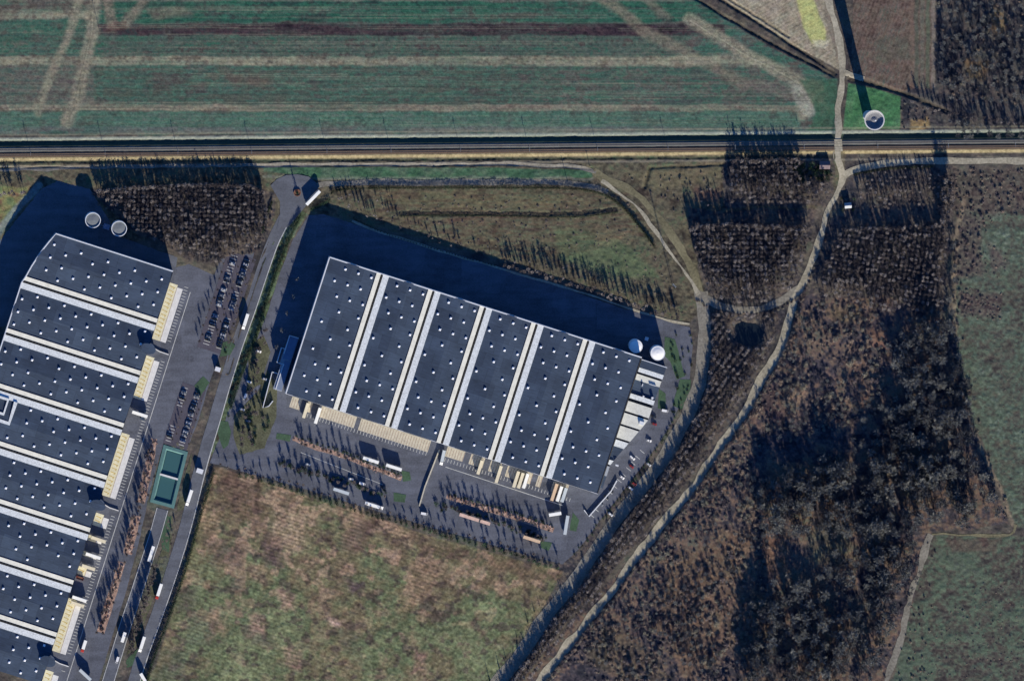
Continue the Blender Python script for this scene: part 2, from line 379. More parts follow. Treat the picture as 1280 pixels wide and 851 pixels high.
# ploughing furrows of the north field
s_nf = (slice(None), slice(0, np.searchsorted(gv, 168)))
HGT[s_nf] += .02 * np.sin(V[s_nf] * 2 * math.pi / 4.1 + 2 * n_big[s_nf]) * _nf[s_nf]
ALB[mk_nf[0]] *= 1 + (np.array([.90, 1.02, 1.06]) - 1) * mk_nf[1][..., None]
# --- meadow strip north of the lawn, verge by the track
paint(polymask([(1000, 100), (1046, 98), (1046, 168), (1005, 168), (1020, 140)], 5), mixcol(polymask([(1000, 100), (1046, 98), (1046, 168), (1005, 168), (1020, 140)], 5)[0], con(n_mid), (52, 82, 66), (58, 92, 72), (84, 98, 80)), .8)
# --- beige field in the north with its sown strip
BF = [(872, -3600), (1030, -3600), (1038, 0), (1048, 50), (1050, 88), (1000, 62), (950, 30), (905, 0), (880, -20)]
mk = polymask(BF, 2, .4); d = (U * .5 + V * .9); st = .5 + .5 * np.sin(d * 2 * math.pi / 4.4)
paint(mk, mixcol(mk[0], con(st * .18 + n_mid * .45 + n_fine * .37, 1.8), (118, 112, 96), (144, 136, 118), (154, 148, 130)))
put(RELIEF, mk, .4); HGT[mk[0]] += .025 * np.sin(d[mk[0]] * 2 * math.pi / 4.4) * mk[1]
paint(polymask([(992, -20), (1010, -20), (1032, 40), (1030, 56), (1014, 54), (1004, 34)], 4, .4), (168, 172, 112), .9)
paint(polymask([(1014, 50), (1034, 52), (1030, 62), (1018, 58)], 3), (176, 174, 152), .7)
paint(polymask([(1030, -20), (1040, 10), (1046, 60), (1044, 88), (1040, 60), (1030, 20)], 3), (108, 100, 90), .7)
# --- brown field east of the track
EF = [(1062, -3600), (1170, -3600), (1169, 108), (1150, 120), (1120, 114), (1085, 100), (1062, 95), (1066, 40)]
mk = polymask(EF, 2, .4); rr = U * .93 + V * .36 + 9 * n_big; st = .5 + .5 * np.sin(rr * 2 * math.pi / 4.6)
paint(mk, mixcol(mk[0], con(st * .2 + n_mid * .45 + n_fine * .35, 2), (76, 64, 60), (92, 80, 72), (104, 92, 84), (78, 82, 74)))
put(RELIEF, mk, .5); HGT[mk[0]] += .025 * np.sin(rr[mk[0]] * 2 * math.pi / 4.6) * mk[1]
for u0, c in ((1137, (108, 94, 84)), (1143, (84, 88, 78)), (1150, (100, 98, 88)), (1157, (86, 94, 80)), (1164, (118, 112, 104))):
    paint(polymask([(u0, -20), (u0 + 5, -20), (u0 + 5, 112), (u0, 108)], 2, .4), c, .8)
paint(polymask([(1098, 50), (1135, 44), (1140, 74), (1092, 78)], 10), (82, 90, 78), .4)
# --- woods floor
WF = [(1171, -3600), (4900, -3600), (4900, 176), (1128, 172), (1126, 116), (1170, 110)]
mk = polymask(WF, 3); paint(mk, mixcol(mk[0], con(n_mid * .6 + n_fine * .4, 2.4), (46, 48, 54), (60, 60, 64), (80, 76, 74), (76, 76, 74)))  # bluish floor tones imitate the blue of tree shade
for p in ([(1243, 5), (1262, 30), (1250, 50), (1236, 36)], [(1206, 74), (1236, 78), (1230, 100), (1210, 95)]): paint(polymask(p, 8), (124, 104, 76), .6)
paint(polymask([(1136, 150), (1158, 148), (1160, 162), (1138, 164)], 4), (142, 122, 84), .7)
paint(linemask([(1213, 0), (1212, 60)], 3, 2), (112, 104, 98), .6)
# --- lawn under the tower
paint(polymask([(1060, 104), (1098, 112), (1126, 121), (1125, 161), (1054, 162)], 1.5, .15), mixcol(polymask([(1060, 104), (1098, 112), (1126, 121), (1125, 161), (1054, 162)], 1.5, .15)[0], con(n_mid, 1.6), (58, 92, 64), (66, 108, 74), (84, 116, 86)))
# --- land between the railway and the yards
MT = [(-60, 200), (1060, 192), (1050, 235), (880, 372), (860, 405), (640, 330), (440, 275), (385, 268), (300, 300), (-60, 300)]
mk = polymask(MT, 3); paint(mk, mixcol(mk[0], con(n_mid * .6 + n_fine * .4, 2.4), (64, 58, 52), (82, 78, 64), (98, 92, 74), (76, 88, 66)))
paint(polymask([(330, 209), (600, 210), (742, 213), (740, 222), (600, 224), (396, 224), (330, 214)], 2, .3), mixcol(polymask([(330, 209), (600, 210), (742, 213), (740, 222), (600, 224), (396, 224), (330, 214)], 2, .3)[0], con(n_mid), (52, 88, 64), (62, 98, 72), (80, 104, 82)))
paint(linemask([(330, 222), (400, 223), (600, 223), (740, 224)], 3, 3), (120, 126, 110), .6)
for p, c, k in [([(690, 285), (760, 290), (800, 320), (825, 350), (760, 345), (700, 325)], (84, 104, 72), .7), ([(470, 245), (560, 240), (700, 245), (740, 255), (700, 262), (520, 262)], (104, 98, 70), .6),
             ([(560, 268), (640, 268), (620, 278), (560, 276)], (100, 70, 64), .6), ([(865, 232), (905, 238), (895, 252), (868, 250)], (100, 70, 66), .6), ([(780, 215), (905, 206), (908, 225), (820, 240)], (112, 106, 78), .5),
             ([(740, 290), (785, 285), (790, 300), (750, 305)], (122, 104, 80), .5)]:
    paint(polymask(p, 10), c, k)
# tussock streaks
paint(polymask([(470, 240), (780, 240), (820, 300), (640, 330), (440, 275)], 4), mixcol(polymask([(470, 240), (780, 240), (820, 300), (640, 330), (440, 275)], 4)[0], con(fbm(U / 14, V / 2, 3), 3), (84, 64, 56), (104, 96, 70), (86, 100, 76)), .4)
paint(polymask([(-60, 232), (38, 232), (36, 244), (4, 292), (-60, 330)], 3), mixcol(polymask([(-60, 232), (38, 232), (36, 244), (4, 292), (-60, 330)], 3)[0], con(n_mid, 3), (112, 84, 66), (124, 124, 76), (104, 122, 78)))
paint(linemask([(48, 232), (20, 262), (-6, 296)], 9, 3), (122, 136, 134), .7)
# verge of the service road
paint(polymask([(384, 268), (362, 300), (345, 365), (328, 420), (300, 520), (262, 575), (270, 520), (318, 380), (340, 300), (362, 262)], 2), mixcol(polymask([(384, 268), (362, 300), (345, 365), (328, 420), (300, 520), (262, 575), (270, 520), (318, 380), (340, 300), (362, 262)], 2)[0], con(n_mid * .5 + n_fine * .5, 3), (70, 62, 52), (80, 96, 66), (96, 112, 88)))
# plantation floors
for p in ([(112, 236), (300, 232), (345, 240), (338, 290), (310, 330), (240, 325), (160, 285)], [(858, 262), (1018, 262), (1000, 365), (930, 378), (880, 365)], [(905, 186), (1042, 186), (1042, 258), (905, 258)], [(1040, 268), (1190, 262), (1180, 395), (1010, 372)],
          [(1062, 215), (1195, 208), (1192, 268), (1055, 272)], [(888, 385), (985, 385), (930, 520), (640, 860), (560, 860), (870, 520)]):
    mk = polymask(p, 3); paint(mk, mixcol(mk[0], con(n_mid * .5 + n_fine * .5, 2.4), (50, 52, 60), (68, 66, 70), (98, 88, 78), (74, 76, 76)), .95)  # cool tones put the blue of the shade into the floor
# --- meadow at the east edge
EM = [(1196, 214), (4900, 214), (4900, 656), (1268, 656), (1250, 600), (1216, 530), (1196, 430), (1192, 330)]
mk = polymask(EM, 3); paint(mk, mixcol(mk[0], con(n_mid * .4 + n_big * .15 + n_fine * .45, 2.2), (70, 64, 62), (82, 84, 74), (80, 96, 80), (98, 110, 96)))
for p, c in (([(1200, 366), (1250, 366), (1254, 398), (1200, 396)], (70, 56, 62)), ([(1190, 212), (1300, 210), (1300, 262), (1240, 270), (1190, 268)], (72, 62, 62)), ([(1190, 262), (1230, 275), (1226, 345), (1190, 350)], (72, 66, 68)), ([(1236, 300), (1262, 330), (1240, 340)], (84, 72, 74))):
    paint(polymask(p, 10), mixcol(polymask(p, 10)[0], con(n_fine), c, (92, 84, 76)), .85)
paint(linemask([(1205, 250), (1194, 300), (1193, 360), (1193, 430), (1203, 480), (1212, 530), (1230, 570), (1250, 605), (1266, 655)], 5, 3), (124, 112, 92), .8)
# --- south-east field
SF2 = [(1162, 668), (1266, 668), (4900, 660), (4900, 4400), (1110, 4400), (1118, 851), (1136, 760)]
mk = polymask(SF2, 3); paint(mk, mixcol(mk[0], con(n_mid * .4 + n_big * .25 + n_fine * .35, 2.6), (66, 60, 60), (80, 78, 70), (82, 98, 80), (78, 88, 76)))
paint(polymask([(1180, 672), (1250, 672), (1245, 688), (1190, 690)], 6), (92, 74, 68), .6)
# --- wasteland between track and meadow
WL = [(1005, 370), (1110, 372), (1190, 400), (1215, 540), (1262, 655), (1165, 665), (1110, 860), (640, 860), (880, 600)]
mk = polymask(WL, 3); paint(mk, mixcol(mk[0], con(n_mid * .5 + n_fine * .3 + n_big * .2, 3), (50, 50, 58), (72, 68, 74), (110, 90, 76), (88, 90, 80)))
for p, c, k in [([(985, 480), (1008, 484), (1004, 506), (988, 500)], (166, 136, 108), .8), ([(1040, 380), (1075, 382), (1068, 402), (1042, 402)], (128, 108, 78), .7), ([(1085, 405), (1108, 408), (1112, 440), (1088, 436)], (134, 98, 82), .7),
              ([(1060, 445), (1085, 450), (1085, 510), (1068, 505)], (126, 98, 82), .6), ([(955, 660), (985, 665), (980, 720), (955, 720)], (138, 102, 76), .7), ([(840, 690), (930, 680), (930, 800), (860, 850), (820, 780)], (120, 96, 74), .6), ([(900, 660), (940, 655), (945, 690), (905, 700)], (134, 104, 78), .6),
              ([(1010, 660), (1060, 655), (1062, 700), (1010, 700)], (104, 108, 82), .5), ([(760, 770), (800, 800), (840, 851), (770, 851), (735, 820)], (104, 92, 72), .6), ([(945, 500), (970, 480), (990, 520), (960, 530)], (84, 62, 62), .6)]:
    mk = polymask(p, 14, 2); paint(mk, mixcol(mk[0], con(n_fine), tuple(int(x * .72) for x in c), c), k * .9)
# --- big south field
SF = [(268, 582), (340, 606), (560, 676), (704, 714), (622, 856), (600, 900), (150, 900), (196, 830), (222, 740), (248, 650), (256, 600)]
mk = polymask(SF, 3, .4); q = (-U * .3057 + V * .952); st = .5 + .5 * np.sin(q * 2 * math.pi / 4.5 + 1.2 * n_big)
q2 = (U * .78 + V * .62); st2 = .5 + .5 * np.sin(q2 * 2 * math.pi / 4.6)
e = sm(U + V * .55, 930, 985); st = st * (1 - e) + st2 * e
tt = con(n_big * .55 + n_mid * .45, 2.6)
colr = mixcol(mk[0], np.clip(tt * .75 + .08 + (V - 700) / 420, 0, 1), (76, 64, 56), (110, 96, 74), (112, 106, 76), (96, 106, 74), (116, 124, 86))
paint(mk, colr)
cl = fbm(U / 11 + 70, V / 9, 6, 4); m2 = (mk[0], mk[1] * sm(cl[mk[0]], .56, .68)); paint(m2, (76, 64, 62), .7); cl2 = fbm(U / 15 + 7, V / 13 + 50, 4, 4); m2 = (mk[0], mk[1] * sm(cl2[mk[0]], .55, .64) * (1 - .7 * sm(V[mk[0]], 690, 800))); paint(m2, (158, 130, 104), .7)
ALB[mk[0]] *= (1 + mk[1] * ((st[mk[0]] - .5) * .13 + (n_fine[mk[0]] - .5) * .9))[..., None]
for p, c, k in [([(340, 635), (380, 645), (385, 690), (362, 692), (340, 665)], (158, 134, 106), .8), ([(300, 590), (320, 592), (318, 604), (302, 602)], (160, 136, 110), .8), ([(430, 632), (455, 640), (450, 690), (430, 680)], (152, 128, 100), .7), ([(308, 705), (335, 710), (332, 726), (312, 722)], (164, 140, 108), .7),
              ([(346, 740), (372, 744), (368, 762), (350, 760)], (158, 124, 106), .8), ([(260, 765), (275, 760), (285, 790), (266, 792)], (144, 114, 94), .8), ([(312, 770), (330, 774), (328, 790), (312, 790)], (160, 128, 108), .8), ([(495, 660), (515, 664), (512, 684), (497, 680)], (154, 130, 100), .7), ([(355, 810), (378, 814), (374, 834), (356, 832)], (150, 118, 100), .7),
              ([(412, 770), (426, 774), (424, 781), (414, 780)], (190, 156, 136), .9), ([(515, 700), (560, 705), (545, 720), (520, 760), (505, 765)], (140, 112, 88), .6), ([(515, 815), (535, 818), (530, 842), (516, 840)], (146, 112, 96), .7), ([(256, 640), (280, 645), (270, 668), (252, 660)], (146, 122, 94), .6),
              ([(330, 660), (352, 672), (358, 712), (332, 708)], (92, 74, 72), .7), ([(255, 670), (310, 680), (300, 710), (256, 700)], (94, 76, 72), .6), ([(432, 722), (456, 730), (452, 745), (436, 742)], (80, 64, 72), .8), ([(285, 720), (310, 724), (300, 740), (286, 736)], (90, 78, 74), .6), ([(215, 735), (242, 735), (240, 770), (215, 760)], (78, 70, 66), .6),
              ([(230, 780), (275, 775), (265, 805), (235, 800)], (88, 82, 72), .6), ([(310, 788), (346, 794), (340, 808), (312, 805)], (88, 80, 74), .6), ([(420, 785), (450, 792), (445, 815), (425, 810)], (92, 88, 74), .6), ([(440, 645), (470, 650), (452, 690), (425, 690)], (96, 74, 70), .6), ([(275, 590), (320, 600), (330, 660), (290, 640)], (104, 80, 68), .6),
              ([(190, 815), (225, 805), (232, 850), (190, 850)], (88, 86, 76), .5), ([(520, 672), (620, 694), (702, 722), (690, 730), (600, 706), (530, 690)], (104, 82, 66), .6), ([(235, 700), (262, 690), (270, 720), (240, 740)], (110, 120, 84), .6), ([(240, 770), (262, 768), (258, 800), (225, 830)], (104, 118, 86), .5)]:
    m2 = polymask(p, 12, 1.8); m2 = (m2[0], m2[1] * np.clip(.3 + 1.1 * con(n_mid[m2[0]] * .5 + n_fine[m2[0]] * .5, 2.4), 0, 1)); ALB[m2[0]] = ALB[m2[0]] * (1 - (m2[1] * k)[..., None]) + np.array(lin(c)) * (1 + ((st[m2[0]] - .5) * .5 + (n_fine[m2[0]] - .5) * .6))[..., None] * (m2[1] * k)[..., None]
HGT[mk[0]] += .026 * (st[mk[0]] - .5) * 2 * mk[1]; put(RELIEF, mk, .8)
for _ in range(120):     # dock and thistle clumps
    u, v = rng.uniform(200, 690), rng.uniform(600, 850); r = rng.uniform(1.5, 5)
    m2 = linemask([(u, v), (u + rng.uniform(-4, 4), v + rng.uniform(-4, 4))], r, 3)
    m2 = (m2[0], m2[1] * polymask(SF, 3, .4)[1][0, 0] if False else m2[1]); paint(m2, (76, 74, 60), .45)
# fine grain over everything
ALB *= (1 + (n_fine - .5) * .5 + (n_px - .5) * .34)[..., None]
# hue wander
ALB[..., 0] *= 1 + (fbm(U / 6, V / 6, 7, 2) - .5) * .18; ALB[..., 1] *= 1 + (fbm(U / 7 + 9, V / 7, 2, 2) - .5) * .12

lum = ALB.mean(-1, keepdims=True); dk = (.18 * (V > 172))[..., None]; ALB[:] = ALB * (1 - dk) + lum * dk
# --- ditches and banks
def ditch(pts, w, dz, col=None, k=.6):
    m_ = linemask(pts, w, w * .9, .3); dig(m_, dz)
    if col: paint(m_, col, k)
ditch([(866, -4), (905, 20), (960, 52), (1042, 95)], 3.5, -.9, (52, 52, 46)); ditch([(878, -14), (915, 8), (965, 40), (1044, 92)], 3.5, -.9, (56, 54, 48)); ditch([(890, -14), (935, 14), (985, 46)], 3, -.6, (64, 60, 52))
ditch([(1062, 99), (1096, 106), (1130, 117), (1180, 138), (1184, 140)], 5, -1.0, (60, 56, 46))
ditch([(-60, 210.5), (330, 207), (640, 206), (740, 211)], 2.2, -.5, (52, 44, 40))
ditch([(770, 262), (720, 268), (600, 267), (500, 267)], 4, -.5, (66, 60, 54))
ditch([(812, 212), (806, 234)], 4, -.8, (50, 48, 42)); ditch([(812, 210), (905, 206)], 3, -.5, (60, 58, 48))
ditch([(340, 300), (322, 340), (300, 405), (284, 465)], 3, -.7, (54, 52, 44))
ditch([(-60, 203), (300, 201), (640, 199), (1040, 196)], 2.5, -.4, (40, 58, 46))
dig(polymask([(916, 408), (928, 402), (945, 402), (957, 410), (957, 424), (946, 434), (928, 434), (915, 424)], 12, 1.2), -.9)
# --- railway embankment
def rail_v(u): return 194.0 - 0.0085 * u
R_ = V - rail_v(U)
emb = np.minimum(sm(R_, -16.5, -10.5), 1 - sm(R_, 3.2, 8.0)); EMB_H = 1.5
HGT += emb * EMB_H + .6 * sm(-R_, 16, 20) * (V > -400)
em = (ALLS, 1 - sm(np.abs(R_ - 5.4), 1.7, 3.0)); paint(em, mixcol(ALLS, con(n_fine), (112, 104, 80), (142, 132, 104)), .9)  # sunlit south slope, part of its brightness painted in
em = (ALLS, 1 - sm(np.abs(R_ + 19.5), 1.2, 3.0)); paint(em, (148, 156, 144), .75)  # thin sunlit line north of the bank, painted pale
em = (ALLS, (1 - sm(np.abs(R_ + 14), 3.2, 4.5))); paint(em, (58, 74, 62), .8)  # shadow of the north slope painted as a dark green band
em = (ALLS, 1 - sm(np.abs(R_ - 14.5), .8, 1.8)); paint(em, (136, 130, 116), .6); em = (ALLS, 1 - sm(np.abs(R_ + 25), .6, 1.6)); paint(em, (132, 130, 112), .5)
put(RELIEF, (ALLS, sm(emb, .05, .5)), .15)
# ramp of the track over the railway
ck = linemask([(1047, 120), (1047, 186), (1052, 262)], 13, 6, 0)
ramp = EMB_H * (1 - sm(np.abs(R_[ck[0]] + 3.5), 12, 55)); HGT[ck[0]] = np.maximum(HGT[ck[0]], ramp * ck[1])
# hollow for the basin
BAS = [(206.2, 557.2), (233.3, 565.3), (216.6, 634.0), (188.8, 625.6)]
# ------------------------------------------------------------------ routes and paved areas
def smooth(pts, n=6):
    P = [np.array(p, float) for p in pts]; P = [2 * P[0] - P[1]] + P + [2 * P[-1] - P[-2]]; out = []
    for i in range(1, len(P) - 2):
        a, b, c, d = P[i - 1:i + 3]
        k = max(2, int(np.hypot(*(c - b)) / n))
        for t in np.linspace(0, 1, k, endpoint=False):
            out.append(.5 * (2 * b + (c - a) * t + (2 * a - 5 * b + 4 * c - d) * t * t + (3 * b - a - 3 * c + d) * t ** 3))
    out.append(P[-2]); return [tuple(p) for p in out]
TRACK = [(1034, -30), (1036, 0), (1042, 25), (1048, 45), (1051, 66), (1053, 90), (1051, 110), (1048, 135), (1047, 160), (1047, 186), (1050, 206), (1052, 224), (1046, 240), (1036, 262), (1028, 285), (1021, 310), (1010, 338), (1000, 360)]
TRACK2 = [(1000, 360), (993, 378), (987, 400), (973, 440), (953, 475), (936, 508), (918, 534), (892, 570), (868, 606), (842, 640), (808, 682), (783, 712), (764, 741), (728, 784), (674, 854), (640, 900)]
CURVE = [(872, 366), (885, 376), (905, 383), (930, 386), (955, 384), (978, 376), (1000, 360)]
LANE_W = [(878, 366), (881, 390), (883, 415), (881, 450), (877, 475), (866, 510), (852, 538), (834, 570), (806, 608), (772, 650), (739, 699), (717, 731), (686, 768), (660, 808), (622, 856), (590, 900)]
LANE_P = [(u - 1.6, v - 1.2) for u, v in LANE_W]
OLIVE = [(742, 214), (760, 224), (790, 240), (815, 262), (838, 292), (856, 320), (868, 345), (876, 368)]
PALE_SIDE = [(752, 226), (770, 240), (795, 258), (815, 284), (834, 310), (850, 332), (864, 352), (874, 368)]
RAILSIDE = [(-60, 214), (0, 212.5), (200, 208), (400, 206), (600, 205), (700, 207), (745, 215)]
RAILSIDE_E = [(1052, 222), (1066, 213), (1090, 207), (1130, 203), (1170, 201.5), (1280, 201), (1340, 201)]
CANAL_PATH = [(394, 233), (410, 230), (460, 228), (600, 228), (700, 228), (735, 232), (760, 240)]
SERVICE = [(366, 252), (352, 280), (340, 305), (326, 345), (311, 390), (296, 432), (281, 480), (268, 525), (256, 565), (247, 598), (238, 635), (226, 678), (212, 722), (196, 768), (180, 812), (168, 850), (155, 900)]
TRUCK_LANE = [(203, 636), (194, 668), (183, 702), (170, 742), (156, 784), (143, 826), (132, 862), (122, 900)]
KERB_PATH = [(440, 276), (470, 288), (510, 301), (560, 317), (620, 334), (700, 357), (780, 383), (830, 399), (862, 405)]
FOOT_S = [(1165, 668), (1156, 690), (1148, 715), (1138, 745), (1132, 775), (1122, 810), (1108, 851), (1098, 890)]
FOOT_SE = [(1165, 668), (1185, 667), (1215, 669), (1262, 668), (1270, 655)]
FIELD_EDGE = [(264, 577), (300, 585), (345, 597), (420, 620), (520, 650), (600, 673), (680, 697), (703, 706)]
ROUTES = []
def route(name, pts, width, mat, zoff, rag=0.6, n=5):
    ROUTES.append((name, smooth(pts, n), width, mat, zoff, rag))
    mk = linemask(ROUTES[-1][1][::2] + [ROUTES[-1][1][-1]], width + 2, 3, 0)
    put(RELIEF, mk, 0.06); return mk
route('road', SERVICE, 15, 'asphalt2', .12, .15); route('road', TRUCK_LANE, 15, 'asphalt2', .13, .15)
route('track', TRACK, 9, 'gravel', .14, 1.1); route('track', TRACK2, 11, 'gravel', .16, 1.1); route('track', CURVE, 8, 'gravel2', .12, 1.0)
route('track', LANE_P, 17, 'gravel2', .10, .8); route('track', OLIVE, 10, 'gravel3', .09, 1.0); route('path', PALE_SIDE, 4, 'gravel', .13, .8)
route('track', RAILSIDE, 4.5, 'gravel2', .11, .7); route('track', RAILSIDE_E, 8, 'gravel', .11, .5); route('track', CANAL_PATH, 7, 'gravel2', .10, .6)
route('path', KERB_PATH, 2.6, 'gravel', .2, .4); route('path', FOOT_S, 7.5, 'gravel2', .12, 1.2); route('path', FOOT_SE, 4, 'gravel3', .14, .8)
route('path', [(1054, 90), (1064, 94), (1080, 99)], 6, 'gravel', .18, .8)

YARD_L = [(213, 336), (236, 330), (268, 344), (276, 322), (318, 316), (306, 352), (292, 398), (279, 432), (262, 478), (250, 520), (236, 556), (206, 548), (188, 610), (176, 668), (160, 730), (142, 790), (124, 850), (108, 900), (20, 900), (50, 850), (120, 640)]
YARD_N = [(-80, 420), (0, 300), (52, 236), (72, 226), (112, 236), (150, 296), (222, 322), (218, 344), (60, 400)]
YARD_M = [(386, 269), (404, 268), (440, 279), (640, 338), (780, 386), (862, 409), (866, 430), (862, 474), (853, 500), (838, 532), (818, 562), (786, 604), (752, 648), (722, 688), (703, 705), (660, 694), (560, 665), (420, 623), (340, 599), (262, 578), (274, 548), (290, 500), (302, 470), (318, 432), (334, 392), (350, 340), (366, 300)]
HEAD = [(338, 232), (346, 224), (358, 219), (372, 218), (386, 221), (395, 228), (398, 236), (392, 246), (382, 258), (372, 270), (360, 284), (346, 286), (350, 268), (350, 252), (344, 242)]
for p in (YARD_L, YARD_N, YARD_M, HEAD):
    mk = polymask(p, 3, 0); put(RELIEF, mk, 0.0); put(HGT, mk, -.12)
BAS_O = [(204.6, 555.4), (235, 564.6), (217.4, 635.4), (187.2, 627)]
mkb = polymask([(207.6, 559.5), (231.6, 566.6), (215.4, 631.6), (190.6, 624.4)], 1.5, 0)
# small-scale relief: tussocks, clods, ruts
rel = (fbm(U / 4.2, V / 4.2, 3, 4) - .5) * .85 + (n_px - .5) * .22 + (n_mid - .5) * .9
HGT += rel * RELIEF * .75
put(HGT, mkb, -1.9); put(RELIEF, mkb, 0)
for nm, pts, w, *_ in ROUTES:
    HGT[linemask(pts[::2] + [pts[-1]], w - 2, 2, 0)[0]] -= .0

def hsample(u, v):
    u = np.atleast_1d(np.asarray(u, float)); v = np.atleast_1d(np.asarray(v, float))
    i = np.clip(np.searchsorted(gu, u) - 1, 0, NU - 2); j = np.clip(np.searchsorted(gv, v) - 1, 0, NV - 2)
    a = np.clip((u - gu[i]) / (gu[i + 1] - gu[i]), 0, 1); b = np.clip((v - gv[j]) / (gv[j + 1] - gv[j]), 0, 1)
    return (HGT[i, j] * (1 - a) + HGT[i + 1, j] * a) * (1 - b) + (HGT[i, j + 1] * (1 - a) + HGT[i + 1, j + 1] * a) * b
def hs(u, v): return float(hsample(u, v)[0])

def np_mesh(name, co, quads=None, tris=None, mats=(), mi=None, attr=None):
    me = bpy.data.meshes.new(name); n = len(co); f = quads if quads is not None else tris; k = f.shape[1]
    me.vertices.add(n); me.vertices.foreach_set('co', np.asarray(co, np.float32).ravel())
    me.loops.add(f.size); me.loops.foreach_set('vertex_index', f.astype(np.int32).ravel())
    me.polygons.add(len(f)); me.polygons.foreach_set('loop_start', (np.arange(len(f)) * k).astype(np.int32))
    for m in mats: me.materials.append(M_[m] if isinstance(m, str) else m)
    if mi is not None: me.polygons.foreach_set('material_index', mi.astype(np.int32))
    if attr:
        for nm, (tp, dat) in attr.items():
            at = me.attributes.new(nm, tp, 'POINT'); at.data.foreach_set('color' if tp == 'FLOAT_COLOR' else 'value', np.asarray(dat, np.float32).ravel())
    me.update(calc_edges=True); return me

def make_ground():
    m, nt, b = new_mat('soil_and_grass', 1.0, 0.0); N = nt.nodes; L = nt.links
    at = N.new('ShaderNodeAttribute'); at.attribute_name = 'soil'
    tc = N.new('ShaderNodeTexCoord'); n1 = N.new('ShaderNodeTexNoise'); n1.inputs['Scale'].default_value = 1.1; n1.inputs['Detail'].default_value = 3
    L.new(tc.outputs['Object'], n1.inputs['Vector'])
    mr = N.new('ShaderNodeMapRange'); mr.inputs['From Min'].default_value = .3; mr.inputs['From Max'].default_value = .7; mr.inputs['To Min'].default_value = .78; mr.inputs['To Max'].default_value = 1.22
    L.new(n1.outputs['Fac'], mr.inputs['Value'])
    sc = N.new('ShaderNodeVectorMath'); sc.operation = 'SCALE'; L.new(at.outputs['Color'], sc.inputs[0]); L.new(mr.outputs['Result'], sc.inputs['Scale'])
    L.new(sc.outputs['Vector'], b.inputs['Base Color'])
    co = np.stack([(U - 640) * S, (425.5 - V) * S, HGT], -1).reshape(-1, 3)
    idx = np.arange(NU * NV).reshape(NU, NV)
    q = np.stack([idx[:-1, :-1], idx[:-1, 1:], idx[1:, 1:], idx[1:, :-1]], -1).reshape(-1, 4)
    al = np.concatenate([np.clip(ALB.reshape(-1, 3), .004, 1), np.ones((NU * NV, 1))], 1)
    me = np_mesh('ground', co, quads=q, mats=[m], attr={'soil': ('FLOAT_COLOR', al)})
    me.polygons.foreach_set('use_smooth', np.ones(len(q), bool))
    o = bpy.data.objects.new('ground', me); C.objects.link(o); tag(o, kind='structure')
make_ground()

def ribbon(name, pts, width, mat, zoff, rag=0.6, nx=5):
    P = np.array(pts); n = len(P); d = np.gradient(P, axis=0); d /= np.linalg.norm(d, axis=1)[:, None]; nn = np.stack([-d[:, 1], d[:, 0]], 1)
    seed = rng.uniform(0, 99); s = np.arange(n)
    wl = width / 2 + rag * (fbm(s / 4.0 + seed, s * 0, 1, 3) - .5) * 6; wr = width / 2 + rag * (fbm(s / 4.0 + seed + 31, s * 0, 2, 3) - .5) * 6
    cols = []
    for t in np.linspace(-1, 1, nx):
        off = np.where(t < 0, t * wl, t * wr)
        cols.append(P + nn * off[:, None])
    G = np.stack(cols, 1).reshape(-1, 2)
    z = hsample(G[:, 0], G[:, 1]) + zoff
    co = np.stack([(G[:, 0] - 640) * S, (425.5 - G[:, 1]) * S, z], 1)
    idx = np.arange(n * nx).reshape(n, nx)
    q = np.stack([idx[:-1, :-1], idx[1:, :-1], idx[1:, 1:], idx[:-1, 1:]], -1).reshape(-1, 4)
    o = bpy.data.objects.new(name, np_mesh(name, co, quads=q, mats=[mat])); C.objects.link(o); return tag(o, kind='structure')
for nm, pts, w, mat, z, rag in ROUTES: ribbon(nm, pts, w, mat, z, rag)

def sheet(name, poly, mat, z, wob=0.0):
    pts = []
    n = len(poly)
    for i in range(n):
        a, b = poly[i], poly[(i + 1) % n]; k = max(1, int(math.hypot(b[0] - a[0], b[1] - a[1]) / 5)) if wob else 1
        for j in range(k):
            t = j / k; pts.append((a[0] + (b[0] - a[0]) * t + rng.uniform(-wob, wob), a[1] + (b[1] - a[1]) * t + rng.uniform(-wob, wob)))
    mb = MB(); mb.cap([W(u, v) for u, v in pts], z)
    return tag(mb.build(name, mat), kind='structure')
sheet('yard', YARD_L, 'asphalt', -.02, .4); sheet('yard', YARD_N, 'asphalt2', -.05, .4); sheet('yard', YARD_M, 'asphalt', -.02, .4); sheet('turning_area', HEAD, 'asphalt2', .22)
# car park surfaces with painted bays
A17 = math.radians(17.8); AX = (math.cos(A17), math.sin(A17)); BX = (-math.sin(A17), math.cos(A17))
def loc(o, p, q): return (o[0] + AX[0] * p + BX[0] * q, o[1] + AX[1] * p + BX[1] * q)
def quad(o, p0, p1, q0, q1): return [loc(o, p0, q0), loc(o, p1, q0), loc(o, p1, q1), loc(o, p0, q1)]
CP1 = (287, 316)   # north end of the long staff car park
sheet('car_park', quad(CP1, -3, 34, -2, 124), 'asphalt3', .03)
CP2 = (226, 481)
sheet('car_park', quad(CP2, 1, 32, -4, 76), 'asphalt3', .035)
LINES = MB()
def pline(a, b, w=.9, z=.06, mb=None):
    mb = mb or LINES; d = Vector((b[0] - a[0], b[1] - a[1])).normalized(); n = (-d.y * w / 2, d.x * w / 2)
    mb.cap([W(a[0] + n[0], a[1] + n[1]), W(b[0] + n[0], b[1] + n[1]), W(b[0] - n[0], b[1] - n[1]), W(a[0] - n[0], a[1] - n[1])], z)
